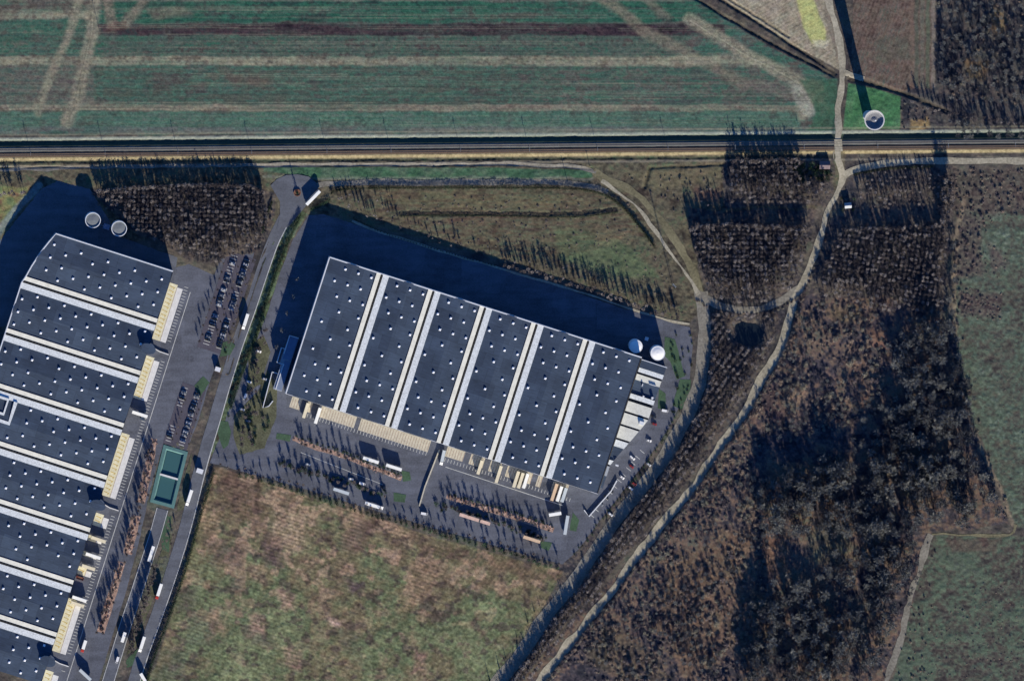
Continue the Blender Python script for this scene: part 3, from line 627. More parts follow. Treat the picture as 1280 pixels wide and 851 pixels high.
for o, L_, cols in ((CP1, 120, ((3, 11), (20, 27))), (CP2, 72, ((3, 10), (20, 27)))):
    for p0, p1 in cols:
        q = 2.0
        while q < L_:
            if not (L_ > 100 and (38 < q < 44 or 70 < q < 76)) and not (L_ < 100 and p0 < 9 and 28 < q < 52): pline(loc(o, p0, q), loc(o, p1, q), .85)
            q += 3.85
# white edge lines of the truck yards and the kerb of the service road
L0 = (216.3, 339.2)
pline(loc(L0, 28.5, 18), loc(L0, 30, 545), .9)
q = 14.0
while q < 520:      # trailer bay hatching beyond the docks
    if not (86 < q < 108 or 292 < q < 312 or 497 < q < 516): pline(loc(L0, 19.5, q), loc(L0, 24.5, q), .8)
    q += 3.9
M0 = (412, 321.5)
q = 30.0
while q < 380:
    if not (190 < q < 214): pline(loc(M0, q, 194.5), loc(M0, q, 199), .7)
    q += 4.1
pline(loc(M0, 218, 205), loc(M0, 372, 206), .9); pline(loc(M0, 150, 250), loc(M0, 40, 243), .7)
pl = smooth(SERVICE, 8)
def offset(pts, d):
    P = np.array(pts); g = np.gradient(P, axis=0); g /= np.linalg.norm(g, axis=1)[:, None]; return [tuple(x) for x in P + np.stack([-g[:, 1], g[:, 0]], 1) * d]
tag(LINES.build('road_marking', 'line'), kind='structure')
ribbon('kerb', offset(smooth(SERVICE[1:], 6), -7.2), 1.1, 'line', .22, .05, 2); ribbon('kerb', offset(smooth(TRUCK_LANE, 6), 6.9), .9, 'line', .22, .05, 2)
ribbon('kerb', offset(smooth(TRUCK_LANE, 6), -6.9), .8, 'line', .22, .05, 2)
# lawns and planting beds inside the yards
for p in ([(270, 531), (277, 526), (285, 527), (289, 540), (285, 556), (279, 561), (274, 548)], [(278, 428), (288, 426), (294, 432), (288, 443), (275, 446)], [(243, 482), (254, 470), (262, 478), (250, 496)], [(831, 421), (844, 424), (856, 470), (846, 474), (838, 452), (830, 444)], [(824, 486), (832, 492), (832, 512), (822, 510)], [(850, 474), (864, 474), (862, 498), (852, 512), (841, 506), (846, 488)],
          [(502, 588), (512, 590), (514, 600), (504, 602)], [(492, 615), (508, 618), (506, 628), (492, 626)], [(716, 640), (724, 650), (720, 664), (712, 662)], [(676, 676), (690, 678), (686, 688), (676, 684)], [(346, 541), (364, 544), (362, 552), (345, 548)], [(203, 641), (214, 645), (211, 690), (203, 686), (199, 664)], [(176, 806), (168, 830), (156, 836), (158, 824)], [(172, 840), (182, 836), (196, 858), (182, 864)]):
    sheet('lawn', p, 'lawn', .07, .3)
for p in ([(292, 520), (322, 490), (334, 462), (346, 480), (346, 520), (330, 560), (300, 568), (292, 548)], [(312, 430), (330, 420), (338, 440), (326, 480), (308, 490)], [(240, 566), (233, 636), (219, 640), (232, 590)], [(214, 645), (220, 640), (212, 690), (190, 752), (168, 812), (158, 818), (180, 752), (203, 686)]):
    sheet('verge', p, 'grass', .05, .6)
# ------------------------------------------------------------------ warehouses
ROT = -A17
BAND = [(62.0, 67.4, 'cream'), (67.4, 70.4, 'slit'), (70.4, 78.0, 'pale')]  # dark slit strip: the fire wall's shadow put into the colour
PITCH = 67.6
SKY = {1: (0, 1, 2), 2: (-.5, .5, 1.5), 3: (0, 1, 2), 4: (.5, 2), 5: (-.5, 1.5), 6: (.5, 2), 7: (-.5, 1.5), 8: (0, 1, 2), 9: (-.5, .5, 1.5), 10: (0, 1, 2)}
RZ = 14.2           # roof height
def sky_mesh():
    mb = MB(); mb.box(-.85, .85, -.85, .85, -.3, .45, 0)
    mb.prism([(-.9, -.9), (.9, -.9), (.9, .9), (-.9, .9)], .45, .75, 0, inset=.4); return mb.mesh('skylight', ['sky_dome'])
SKYM = sky_mesh()
def part(name, mb, mats, root): return mb.build(name, mats, root)
def warehouse(root, L, nb, q_of, caps, sky, P1):
    """L(p,q) gives local metres of plan offsets; bays follow p, q runs from the first long edge"""
    wall = MB()
    ps = [0, 12, 24, 35, 48, 63, 71, P1]
    lo = [L(p, 0) for p in (0, P1)]; hi = [L(p, q_of(p)) for p in ps[::-1]]
    wall.prism(lo + hi, 0, RZ - .35); part('wall', wall, ['wall'], root)
    for k in range(nb):
        a = 0 if k == 0 else PITCH * (k - 1) + 78; b = PITCH * k + 62 if k < nb - 1 else P1
        mb = MB(); m = (a + b) / 2; e = 5
        for h0, h1, x0, x1 in ((RZ, RZ + 1.0, a, m), (RZ + 1.0, RZ, m, b)):
            for i in range(e):
                t0, t1 = i / e, (i + 1) / e; pa, pb = x0 + (x1 - x0) * t0, x0 + (x1 - x0) * t1; za, zb = h0 + (h1 - h0) * t0, h0 + (h1 - h0) * t1
                mb.add([(*L(pa, 0), za), (*L(pb, 0), zb), (*L(pb, q_of(pb)), zb), (*L(pa, q_of(pa)), za)], [[0, 1, 2, 3]])
        part('roof_bay', mb, ['roof'], root)
        if k < nb - 1:
            for x0, x1, mt in BAND:
                mb = MB(); x0 += PITCH * k; x1 += PITCH * k
                z0, z1 = (RZ - .3, RZ + .5) if mt != 'slit' else (RZ - .3, RZ + .12)
                mb.prism([L(x0, 0), L(x1, 0), L(x1, q_of(x1)), L(x0, q_of(x0))], z0, z1)
                part({'cream': 'gravel_strip', 'pale': 'gravel_strip', 'slit': 'shadow_slit'}[mt], mb, [mt], root)
            fw = MB(); x = PITCH * k + 68.9; fw.prism([L(x - .25, 0), L(x + .25, 0), L(x + .25, q_of(x)), L(x - .25, q_of(x))], RZ - .3, RZ + .85)
            part('fire_wall', fw, ['slit'], root)
    for pts, w, h, mt in caps:
        mb = MB(); mb.wallpath([L(*p) for p in pts], w, RZ - 1.0, RZ + h); part('parapet', mb, [mt], root)
    for i, (p, q) in enumerate(sky):
        if i < 100:
            o = bpy.data.objects.new('skylight', SKYM); C.objects.link(o); o.parent = root; x, y = L(p, q); o.location = (x, y, RZ + 1.0 * max(.0, 1 - abs(p - (PITCH * round((p - 31) / PITCH) + 35)) / 30))
    if len(sky) > 100:
        mb = MB()
        for p, q in sky[100:]:
            x, y = L(p, q); z = RZ + max(.0, 1 - abs(p - (PITCH * round((p - 31) / PITCH) + 35)) / 30)
            mb.box(x - .85, x + .85, y - .85, y + .85, z - .3, z + .45); mb.prism([(x - .9, y - .9), (x + .9, y - .9), (x + .9, y + .9), (x - .9, y + .9)], z + .45, z + .75, inset=.4)
        tag(part('skylights', mb, ['sky_dome'], root), kind='stuff')
# --- the east warehouse
mx, my = W(412, 321.5, RZ)
MAIN = thing('warehouse', 'dark flat-roofed warehouse with six bays and dock doors along its south wall', 'warehouse', (mx, my, 0), ROT)
LM = lambda p, q: (p * S, -q * S)
skm = [(8.4 + PITCH * k + 14.9 + 17.0 * c, 8.2 + 17.7 * (r - 1)) for k in range(6) for r, cs in SKY.items() for c in cs]
def q_main(p): return 178.5
warehouse(MAIN, LM, 6, q_main, [([(0, 0), (409, 0)], .9, .75, 'cap'), ([(0, 0), (0, 178.5)], .9, .75, 'cap'), ([(0, 178.5), (409, 178.5)], .35, .3, 'cap'), ([(408.6, 0), (408.6, 178.5)], .5, .35, 'slit')], sorted(skm, key=lambda t: rng.random()), 409)  # white north and west caps stand in for sunlit inner faces
dm = MB(); dm.box(-1.5, 1.5, -.12, .0, .9, 4.0); DOOR = dm.mesh('dock_door', ['car_silver'])
sm_ = MB(); sm_.box(-2.0, -1.55, -.75, 0, .7, 4.6); sm_.box(1.55, 2.0, -.75, 0, .7, 4.6); sm_.box(-1.55, 1.55, -.75, 0, 4.1, 4.6); SHEL = sm_.mesh('dock_shelter', ['dark'])
def docks(root, spots, rz):
    for x, y in spots:
        for nm, me in (('dock_door', DOOR), ('dock_shelter', SHEL)):
            o = bpy.data.objects.new(nm, me); C.objects.link(o); o.parent = root; o.location = (x, y, 0); o.rotation_euler.z = rz
docks(MAIN, [LM(p, 178.5) for p in list(np.arange(14, 190, 8.2)) + list(np.arange(216, 400, 8.2))], 0)
# entrance wing on the west side, low and in the building's shade
def wing(root, polys):
    for name, pts, z0, z1, mt in polys:
        mb = MB(); mb.prism([LM(*p) for p in pts], z0, z1); part(name, mb, [mt], root)
wx, wy = W(362, 419, 5)
WING = thing('entrance_wing', 'low pale blue roofed entrance wing against the west wall of the six-bay warehouse', 'annex', (wx, wy, 0), ROT)
wing(WING, [('wall', [(0, 0), (12, 0), (12, 70), (1, 70), (1, 38), (-1, 38), (-1, 18), (0, 18)], 0, 4.6, 'wall'), ('roof', [(1, 1), (11.6, 1), (11.6, 30), (1, 30)], 4.61, 5.1, 'blue_roof'), ('roof', [(4, 32), (11.6, 32), (11.6, 69), (4, 69)], 4.62, 4.9, 'blue_roof')])
for pts, z in (([(0.3, 24), (.3, .4), (12, .4)], 5.7), ([(1, 18), (-5, 18), (-4.6, 37), (5, 37)], 5.5), ([(4, 37), (4, 70)], 5.3)):
    mb = MB(); mb.wallpath([LM(*p) for p in pts], .7, 3.5, z); part('parapet', mb, ['cap'], WING)
for pts in ([(-7, 50), (4, 50)], [(-7, 50), (-4.5, 96), (2, 92), (5, 84)]):
    mb = MB(); mb.wallpath([W(*loc((362, 419), *p)) for p in pts], .6, 0, 2.6)
    tag(mb.build('screen_wall', 'cap'), 'white rendered screen wall, ' + ('short straight piece by the blue roofed entrance wing' if len(pts) == 2 else 'long bent piece at the south-west corner of the six-bay warehouse'), 'wall')
# --- office block on the east side: stepped roofs
ox, oy = W(801, 449, 8)
OFF = thing('office_block', 'stepped office block with cream and grey roof strips on the east wall of the warehouse', 'office', (ox, oy, 0), ROT)
def qe(q): return max(4.0, 33.0 - max(0, q - 10) * .02 if q < 70 else 32.0 - (q - 70) * .42)
secs = [(0, 10, 10.8, 'roof'), (10, 15.5, 10.6, 'pale'), (15.5, 18.5, 6.6, 'dark'), (18.5, 26, 8.6, 'office'), (26, 44, 8.0, 'roof'), (44, 50, 9.2, 'pale'), (50, 54, 6.4, 'dark'), (54, 67, 8.6, 'office'), (67, 69.5, 7.2, 'dark'), (69.5, 84, 8.6, 'office'), (84, 86.5, 7.2, 'dark'), (86.5, 102, 8.4, 'office'), (102, 104.5, 7, 'dark'), (104.5, 113, 8.2, 'pale'), (113, 131, 7.6, 'roof'), (131, 137, 8.6, 'pale'), (137, 139.5, 6.6, 'dark'), (139.5, 152, 7.8, 'wall'), (152, 168, 7.4, 'roof')]  # dark sections between pale strips: shadow put into the colour
for a, b, z, mt in secs:
    mb = MB(); mb.prism([LM(.9, a), LM(qe(a), a), LM(qe(b - .1), b), LM(.9, b)], 0, z, 0, 1); part('roof_section', mb, ['wall', mt], OFF)
mb = MB(); mb.wallpath([LM(.5, -.4), LM(34, -.4)], .5, 9, 11.3); part('parapet', mb, ['cap'], OFF)
for p, q, w, d, h in ((11, 28, 1, 3.5, 1.2), (19, 25.5, 9, .8, .9), (27, 40, 2.6, 3, 1.6), (16, 42, 2.2, 2.6, 1.4), (22, 73, 6, 4.5, 1.6), (24, 118, 2, 2, 1.2), (10, 134, 4, 2, 1.4)):
    mb = MB(); mb.prism([LM(p, q), LM(p + w, q), LM(p + w, q + d), LM(p, q + d)], 8, 8.6 + h, inset=.06); part('roof_unit', mb, ['cap'], OFF)
# white retaining wall of the office car park
mb = MB(); mb.wallpath([W(730, 637), W(736, 645), W(764, 613), W(771, 600)], .8, 0, 1.6)
tag(mb.build('retaining_wall', 'cap'), 'low white bent wall at the south tip of the office car park', 'wall')
# --- the west warehouse
lx, ly = W(216.3, 339.2, RZ)
WEST = thing('warehouse', 'long dark flat-roofed warehouse with curved north-west edge and docks on its east wall', 'warehouse', (lx, ly, 0), ROT)
LW = lambda p, q: (-q * S, -p * S)
def q_west(p): return float(np.interp(p, [0, 12, 24, 35, 48, 63, 71, 900], [153.5, 158.5, 163, 166.4, 170, 173, 175.5, 178]))
skw = []
for k in range(8):
    for j in range(6):
        for i in range(12):
            if (i + j) % 2: continue
            p = 13.4 + (PITCH + .9) * k + 8.3 * j; q = 10.6 + 17.6 * i
            if q < q_west(p) - 5 and not (206 < p < 250 and q > 126) and rng.random() > .04: skw.append((p, q))
PITCH = 68.5
skw.sort(key=lambda t: t[0])
vis = [t for t in skw if loc(L0, -t[1], t[0])[0] > 0 and loc(L0, -t[1], t[0])[1] < 851]
rng.shuffle(vis)
capl = [(0, 0)] + [(p, q_west(p)) for p in (0, 12, 24, 35, 48, 63, 71, 300, 540)]
warehouse(WEST, LW, 8, q_west, [(capl, .9, .75, 'cap'), ([(0, 0), (540, 0)], .6, .3, 'dark')], vis, 540.5)  # white cap stands in for the sunlit inner face of the parapet
PITCH = 67.6
docks(WEST, [LW(p, 0) for p in np.arange(18, 500, 7.8) if not (90 < p < 112 or 296 < p < 316)], math.pi / 2)
# raised ring on the roof near the frame edge
for pts, w in (([(215, 137), (243, 137), (243, 176)], 4.6), ([(215, 176), (215, 147), (234, 147), (234, 176)], 3.6)):
    mb = MB(); mb.wallpath([LW(*p) for p in pts], w * S, RZ - .3, RZ + 1.25); part('gravel_strip', mb, ['pale'], WEST)
for p in (101, 305.7, 510):     # elliptical stair towers
    cx, cy = LW(p, 0.5); mb = MB(); mb.cyl(cx, cy, 0, RZ + 3.6, 4.0, n=32, ex=1.55); t = part('stair_tower', mb, ['wall'], WEST)
    mb = MB(); mb.cyl(cx, cy, RZ + 3.61, RZ + 3.9, 4.15, n=32, ex=1.55); r = mb.build('roof', ['roof'], t)
    mb = MB(); mb.wallpath([LW(p - .5, -9.5), LW(p + 1, -16), LW(p + 1.2, -28)], .7, 0, 1.1)
    tag(mb.build('dock_wall', 'concrete2', WEST), None)
# --- dock aprons
def apron(o, along, s0, s1, d0, d1, mat, z=.04):
    f = (lambda s, d: loc(o, d, s)) if along == 'p' else (lambda s, d: loc(o, s, d))
    return sheet('loading_apron', [f(s0, d0), f(s1, d0), f(s1, d1), f(s0, d1)], mat, z)
YL = MB(); DL = MB()
for s0, s1 in ((14.5, 88), (110, 165), (211, 293), (316, 332), (345, 352), (366, 372), (386, 396), (428, 497), (522, 560)):
    apron(L0, 'p', s0, s1, .5, 11, 'concrete'); apron(L0, 'p', s0 + 3, s1, 11, 18.5, 'concrete2')
    s = s0 + 4
    while s < s1 - 3:
        pline(loc(L0, 2, s), loc(L0, 8, s + .6), .8, .07, YL); pline(loc(L0, 7, s + 2.6), loc(L0, 8.5, s), .7, .075, YL); s += 5.2
    pline(loc(L0, 11, s0 + 3), loc(L0, 11, s1), .5, .07, DL)
for s0, s1, dep in ((9, 22, 14), (30, 36, 13), (47.8, 93.8, 14.5), (99.5, 191, 15), (213, 236, 13), (244, 262, 13), (270, 284, 14), (292, 325, 14), (332, 338, 14), (352, 372, 14)):
    apron(M0, 'q', s0, s1, 179.5, 179.5 + dep, 'concrete3')
    s = s0 + 2
    while s < s1: pline(loc(M0, s, 181), loc(M0, s, 179 + dep), .55, .07, DL); s += 3.4
tag(YL.build('road_marking', 'yellow'), kind='structure'); tag(DL.build('road_marking', 'mulch'), kind='structure')

# ------------------------------------------------------------------ tanks, tower, basin
def tank(u, v, r, h, label, top, wall='tank', open_=True):
    x, y = W(u, v, h); t = thing('water_tank', label, 'tank', (x, y, -.1))
    mb = MB(); mb.lathe(0, 0, [(r, 0), (r, h), (r - .55, h), (r - .55, h - .9)], 40); part('shell', mb, [wall], t)
    mb = MB()
    if open_: mb.lathe(0, 0, [(r - .55, h - .85), (r * .5, h - .55), (.01, h - .35)], 40)
    else: mb.lathe(0, 0, [(r - .5, h - .1), (r * .5, h + .35), (.01, h + .6)], 40)
    part('lid', mb, [top], t)
    mb = MB()
    for k in range(-1, 2, 2): mb.bar((r + .35, k * .3, 0), (r + .35, k * .3, h + 1), .05)
    for k in range(14): mb.bar((r + .35, -.3, .6 + k * .7), (r + .35, .3, .6 + k * .7), .04)
    part('ladder', mb, ['galv'], t)
    mb = MB(); mb.bar((-r - .4, .4, 0), (-r - .4, .4, h * .8), .18); mb.bar((-r - .4, .4, h * .8), (-r + .3, .4, h * .8), .18); part('pipe', mb, ['galv'], t)
    return t
tank(116.2, 275.5, 6.3, 10.2, 'open-topped pale steel water tank with grey inside, western of the pair', 'tank_in')
tank(149, 286, 6.3, 10.2, 'open-topped pale steel water tank with grey inside, beside the bare plantation', 'tank_in')
tank(795, 433, 5.4, 10.6, 'white roofed water tank partly in the warehouse shadow', 'white', open_=False)
tank(822.3, 441.5, 5.9, 10.6, 'sunlit white roofed water tank next to the office block', 'white', open_=False)
mb = MB(); mb.bar((*W(122, 281), .6), (*W(143, 284), .6), .35); tag(mb.build('pipe', 'galv'), 'thin pale pipe run on the ground between the two open-topped tanks', 'pipe')
# pump cabins
def cabin(u, v, w, d, h, rz, label, roof='cap', wall='wall'):
    t = thing('utility_cabin', label, 'cabin', (*W(u, v), 0), rz)
    mb = MB(); mb.box(-w / 2, w / 2, -d / 2, d / 2, -.2, h); part('wall', mb, [wall], t)
    mb = MB(); mb.box(-w / 2 - .2, w / 2 + .2, -d / 2 - .2, d / 2 + .2, h + .01, h + .25); part('roof', mb, [roof], t)
    mb = MB(); mb.box(-.5, .5, -d / 2 - .06, -d / 2, 0, 2.1); part('door', mb, ['dark'], t); return t
cabin(133, 283, 5, 4, 2.8, ROT, 'small grey pump cabin between the open-topped tanks', 'blue_roof')
cabin(808, 423, 2.5, 2.5, 2.4, ROT, 'small pale valve cabin north of the white tanks')
cabin(178.5, 521, 3, 4, 3.0, ROT, 'small cabin by the dark dock on the west yard', 'roof')
# goblet water tower: long shadow to the north
tx, ty = W(1093.2, 150.5, 46)
TOW = thing('water_tower', 'tall goblet-shaped concrete water tower on the green lawn', 'water tower', (tx, ty, 0))
mb = MB(); mb.lathe(0, 0, [(4.6, -.5), (3.9, 3), (3.6, 14), (3.9, 24), (4.8, 33), (6.3, 40), (8.0, 45.2), (8.2, 46), (7.3, 46), (7.1, 45)], 48); part('shaft', mb, ['tower'], TOW)
mb = MB(); mb.lathe(0, 0, [(7.15, 45.0), (5.5, 44.1), (3, 43.8), (1.2, 44.4), (.01, 44.6)], 48); part('bowl', mb, ['bowl'], TOW)
mb = MB(); mb.cyl(1.0, -.4, 43.7, 44.6, .6, n=16); part('hatch', mb, ['cap'], TOW)
mb = MB(); mb.box(-.7, .7, -4.75, -4.4, -.2, 2.3); part('door', mb, ['dark'], TOW)
# basin
bx = thing('retention_basin', 'teal lined retention basin in two pools beside the west yard', 'basin', (0, 0, 0))
def inset_poly(P, k):
    cx = sum(p[0] for p in P) / 4; cy = sum(p[1] for p in P) / 4; return [(cx + (x - cx) * k, cy + (y - cy) * k) for x, y in P]
Pw = [W(*p) for p in BAS_O]
def shrink(P, d):
    n = len(P); out = []
    for i in range(n):
        a = Vector(P[i - 1]); b = Vector(P[i]); c = Vector(P[(i + 1) % n]); d1 = (b - a).normalized(); d2 = (c - b).normalized()
        cen = sum((Vector(p) for p in P), Vector((0, 0))) / n
        n1 = Vector((-d1.y, d1.x)); n1 = n1 if n1.dot(cen - b) > 0 else -n1; n2 = Vector((-d2.y, d2.x)); n2 = n2 if n2.dot(cen - b) > 0 else -n2
        k = (n1 + n2); out.append(tuple(b + k * d / (1 + n1.dot(n2))))
    return out
Pa = shrink(Pw, 2.6); Pb = shrink(Pw, 4.0)
mb = MB()
vs = [(x, y, .25) for x, y in Pw] + [(x, y, .35) for x, y in Pa] + [(x, y, -1.5) for x, y in Pb] + [(x, y, -.2) for x, y in Pw]
mb.add(vs, [[i, (i + 1) % 4, 4 + (i + 1) % 4, 4 + i] for i in range(4)] + [[4 + i, 4 + (i + 1) % 4, 8 + (i + 1) % 4, 8 + i] for i in range(4)] + [[12 + i, 12 + (i + 1) % 4, (i + 1) % 4, i] for i in range(4)] + [[8, 9, 10, 11]]); part('liner', mb, ['teal'], bx)
m1 = [((Pa[0][i] + Pa[3][i]) / 2) for i in range(2)]; m2 = [((Pa[1][i] + Pa[2][i]) / 2) for i in range(2)]
mb = MB(); mb.wallpath([m1, m2], 1.5, -1.4, .32); part('divider', mb, ['concrete2'], bx)
def water_mat():
    m, nt, b = new_mat('basin_water', .12, .5); b.inputs['Base Color'].default_value = (*lin((58, 92, 94)), 1); M_['water'] = m
    m, nt, b = new_mat('pond_water', .15, .5); b.inputs['Base Color'].default_value = (*lin((26, 34, 40)), 1); M_['pond'] = m
water_mat()
mb = MB(); mb.cap(Pb, -.9); tag(mb.build('water', 'water'), kind='structure')
mb = MB(); mb.cap([W(936 + (21 + 2.5 * math.sin(3 * a + 1) + math.sin(7 * a)) * math.cos(a), 418 + (15 + 1.6 * math.sin(2 * a) + math.sin(5 * a)) * math.sin(a)) for a in np.linspace(0, 6.283, 60, endpoint=False)], -.45); tag(mb.build('pond', 'pond'), kind='structure')

# ------------------------------------------------------------------ railway
def rail_ribbon(name, r0, r1, mat, z, parent=None):
    us = np.arange(-60, 1341, 6.0); vs = []; n = len(us)
    for u in us:
        for r in (r0, r1): vs.append((*W(u, rail_v(u) + r), z))
    mb = MB(); mb.add(vs, [[2 * i, 2 * i + 2, 2 * i + 3, 2 * i + 1] for i in range(n - 1)]); return mb
for r, mt, lab in ((-.2, 'ballast_b', 'rusty brown southern railway track on its embankment'), (-6.9, 'ballast_g', 'grey northern railway track on its embankment')):
    tag(rail_ribbon('b', r - 2.6, r + 2.6, mt, EMB_H + .16).build('ballast', mt), kind='structure')
    t = thing('railway_track', lab, 'railway track', (*W(640, rail_v(640) + r), EMB_H + .16))
    sl_ = MB(); ang = math.atan(-.0085 * -1)
    for i in range(-640, 640):
        x = i * .72; y = .0085 * x; sl_.box(x - .13, x + .13, y - 1.25, y + 1.25, .0, .12)
    tag(part('sleepers', sl_, ['sleeper'], t), kind='stuff')
    for k in (-.75, .75):
        mb = MB(); mb.add([(x, .0085 * x + k + e, z) for x in (-462, 462) for e, z in ((-.05, .12), (.05, .12), (.05, .3), (-.05, .3))], [[0, 1, 5, 4], [1, 2, 6, 5], [2, 3, 7, 6], [3, 0, 4, 7]]); part('rail', mb, ['rail'], t)
mb = MB()
for r in (-3.6,): mb.cap([W(1042.5, rail_v(1047) - 11), W(1052, rail_v(1047) - 11), W(1053, rail_v(1047) + 4), W(1043, rail_v(1047) + 4)], EMB_H + .42)
tag(mb.build('level_crossing_deck', 'gravel'), kind='structure')
def mast():
    t = thing('catenary_mast', 'slim grey overhead-line mast standing between the two railway tracks', 'mast', (0, 0, 0), 0, 'overhead-line masts along the railway')
    mb = MB(); mb.bar((0, 0, -.3), (0, 0, 7.4), .17, 6, .12); part('pole', mb, ['galv'], t)
    for s in (-1, 1):
        mb = MB(); mb.bar((0, 0, 6.9), (0, s * 2.3, 6.6), .07, 5); mb.bar((0, 0, 5.7), (0, s * 2.3, 6.6), .06, 5); mb.bar((0, s * 2.3, 6.6), (0, s * 2.1, 5.9), .05, 5); part('cantilever', mb, ['galv'], t)
    return t
ms = None
for u in (38, 131, 222, 314, 408, 488, 575, 661, 746, 834, 918, 1004, 1096, 1184, 1268):
    p = (*W(u, rail_v(u) - 3.5), EMB_H)
    if ms is None: ms = mast(); ms.location = p
    else: dup(ms, p)
# tall radio mast whose long shadow crosses the olive track
mp = W(841, 355)
t = thing('lattice_mast', 'tall slim lattice mast in the scrub beside the olive track', 'mast', (*mp, 0))
mb = MB(); H = 25.0
for k in range(3):
    a0 = k * 2.094; mb.bar((1.1 * math.cos(a0), 1.1 * math.sin(a0), -.4), (.3 * math.cos(a0), .3 * math.sin(a0), H), .13, 5, .09)
part('leg', mb, ['galv'], t); mb = MB()
for i in range(12):
    f0, f1 = i / 12, (i + 1) / 12; r0, r1 = 1.1 - .8 * f0, 1.1 - .8 * f1
    for k in range(3): mb.bar((r0 * math.cos(k * 2.094), r0 * math.sin(k * 2.094), H * f0), (r1 * math.cos((k + 1) * 2.094), r1 * math.sin((k + 1) * 2.094), H * f1), .05, 4)
part('bracing', mb, ['galv'], t); mb = MB()
for k in range(3): a0 = k * 2.094 + .5; mb.box(.5 * math.cos(a0) - .12, .5 * math.cos(a0) + .12, .5 * math.sin(a0) - .12, .5 * math.sin(a0) + .12, H - 2.2, H - .1)
part('antenna', mb, ['cap'], t)
def pole(u, v, h, r, label, nm='telegraph_pole', cat='pole', grp=None):
    t = thing(nm, label, cat, (*W(u, v), hs(u, v)), 0, grp)
    mb = MB(); mb.bar((0, 0, -.4), (0, 0, h), r, 7, r * .7); part('post', mb, ['bark'], t)
    mb = MB(); mb.box(-.8, .8, -.07, .07, h - .7, h - .55); part('crossarm', mb, ['bark'], t); return t
pole(124.5, 38.5, 8.5, .16, 'wooden pole in the striped field beside the crossing tractor tracks')
pole(711, 234, 9, .22, 'wooden pole north of the canal path near its eastern bend')
pole(737, 207, 6, .2, 'wooden pole on the verge between railway and eastern path bend')
# ------------------------------------------------------------------ trees and shrubs
class TM:
    """plant geometry as plain triangles: points, triangles, material slot"""
    def __init__(s): s.v = []; s.t = []; s.m = []
    def tri(s, a, b, c, m=1):
        n = len(s.v); s.v += [a, b, c]; s.t.append((n, n + 1, n + 2)); s.m.append(m)
    def limb(s, p, q, r0, r1, m=0, n=3):
        p = Vector(p); q = Vector(q); d = (q - p).normalized(); a = d.orthogonal().normalized(); b = d.cross(a); k = len(s.v)
        for c_, r in ((p, r0), (q, r1)):
            for i in range(n): s.v.append(tuple(c_ + (a * math.cos(6.2832 * i / n) + b * math.sin(6.2832 * i / n)) * r))
        for i in range(n):
            j = (i + 1) % n; s.t += [(k + i, k + j, k + n + j), (k + i, k + n + j, k + n + i)]; s.m += [m, m]
    def twig(s, p, d, L, w, m=1):
        p = Vector(p); d = Vector(d).normalized(); a = d.cross(Vector((rng.gauss(0, 1), rng.gauss(0, 1), rng.gauss(0, 1)))).normalized() * w / 2
        s.tri(tuple(p + a), tuple(p - a), tuple(p + d * L), m)
    def leaf(s, p, w, m=1):
        a = Vector((rng.gauss(0, 1), rng.gauss(0, 1), rng.gauss(0, .6))).normalized(); b = a.cross(Vector((rng.gauss(0, 1), rng.gauss(0, 1), rng.gauss(0, 1)))).normalized()
        p = Vector(p); n = len(s.v); s.v += [tuple(p - a * w * .6), tuple(p + b * w * .45), tuple(p + a * w * .6), tuple(p - b * w * .45)]
        s.t += [(n, n + 1, n + 2), (n, n + 2, n + 3)]; s.m += [m, m]
    def arr(s): return np.array(s.v, np.float32), np.array(s.t, np.int32), np.array(s.m, np.int32)
def bare(h, R, limbs, twigs, tw, leaves=0, lw=.3, base=.28, up=.9):
    """a leafless broad crown: trunk, rising limbs, twigs along every limb"""
    t = TM(); t.limb((0, 0, -.3), (0, 0, h * .55), h * .018 + .03, h * .010, 0, 5); t.limb((0, 0, h * .55), (rng.uniform(-.2, .2), rng.uniform(-.2, .2), h * .96), h * .010, .02)
    L = []
    for i in range(limbs):
        a = i * 2.4 + rng.uniform(-.4, .4); f = base + (0.85 - base) * ((i + .5) / limbs); rr = R * rng.uniform(.65, 1.05) * math.sqrt(max(.15, 1 - ((f - .45) / .62) ** 2))
        p = Vector((0, 0, h * f)); q = Vector((math.cos(a) * rr, math.sin(a) * rr, min(h, h * f + rr * up * rng.uniform(.5, 1.1)))); t.limb(p, q, h * .007, .015); L.append((p, q))
    for i in range(twigs):
        p, q = L[rng.randrange(len(L))]; f = rng.random() ** .6; c = p.lerp(q, f); d = (q - p).normalized() + Vector((rng.gauss(0, .8), rng.gauss(0, .8), rng.gauss(.15, .6))); t.twig(c, d, R * rng.uniform(.25, .6), tw)
    for i in range(leaves):
        p, q = L[rng.randrange(len(L))]; c = p.lerp(q, rng.uniform(.3, 1.05)) + Vector((rng.gauss(0, R * .13), rng.gauss(0, R * .13), rng.gauss(0, R * .13))); t.leaf(c, lw * rng.uniform(.6, 1.3))
    return t.arr()
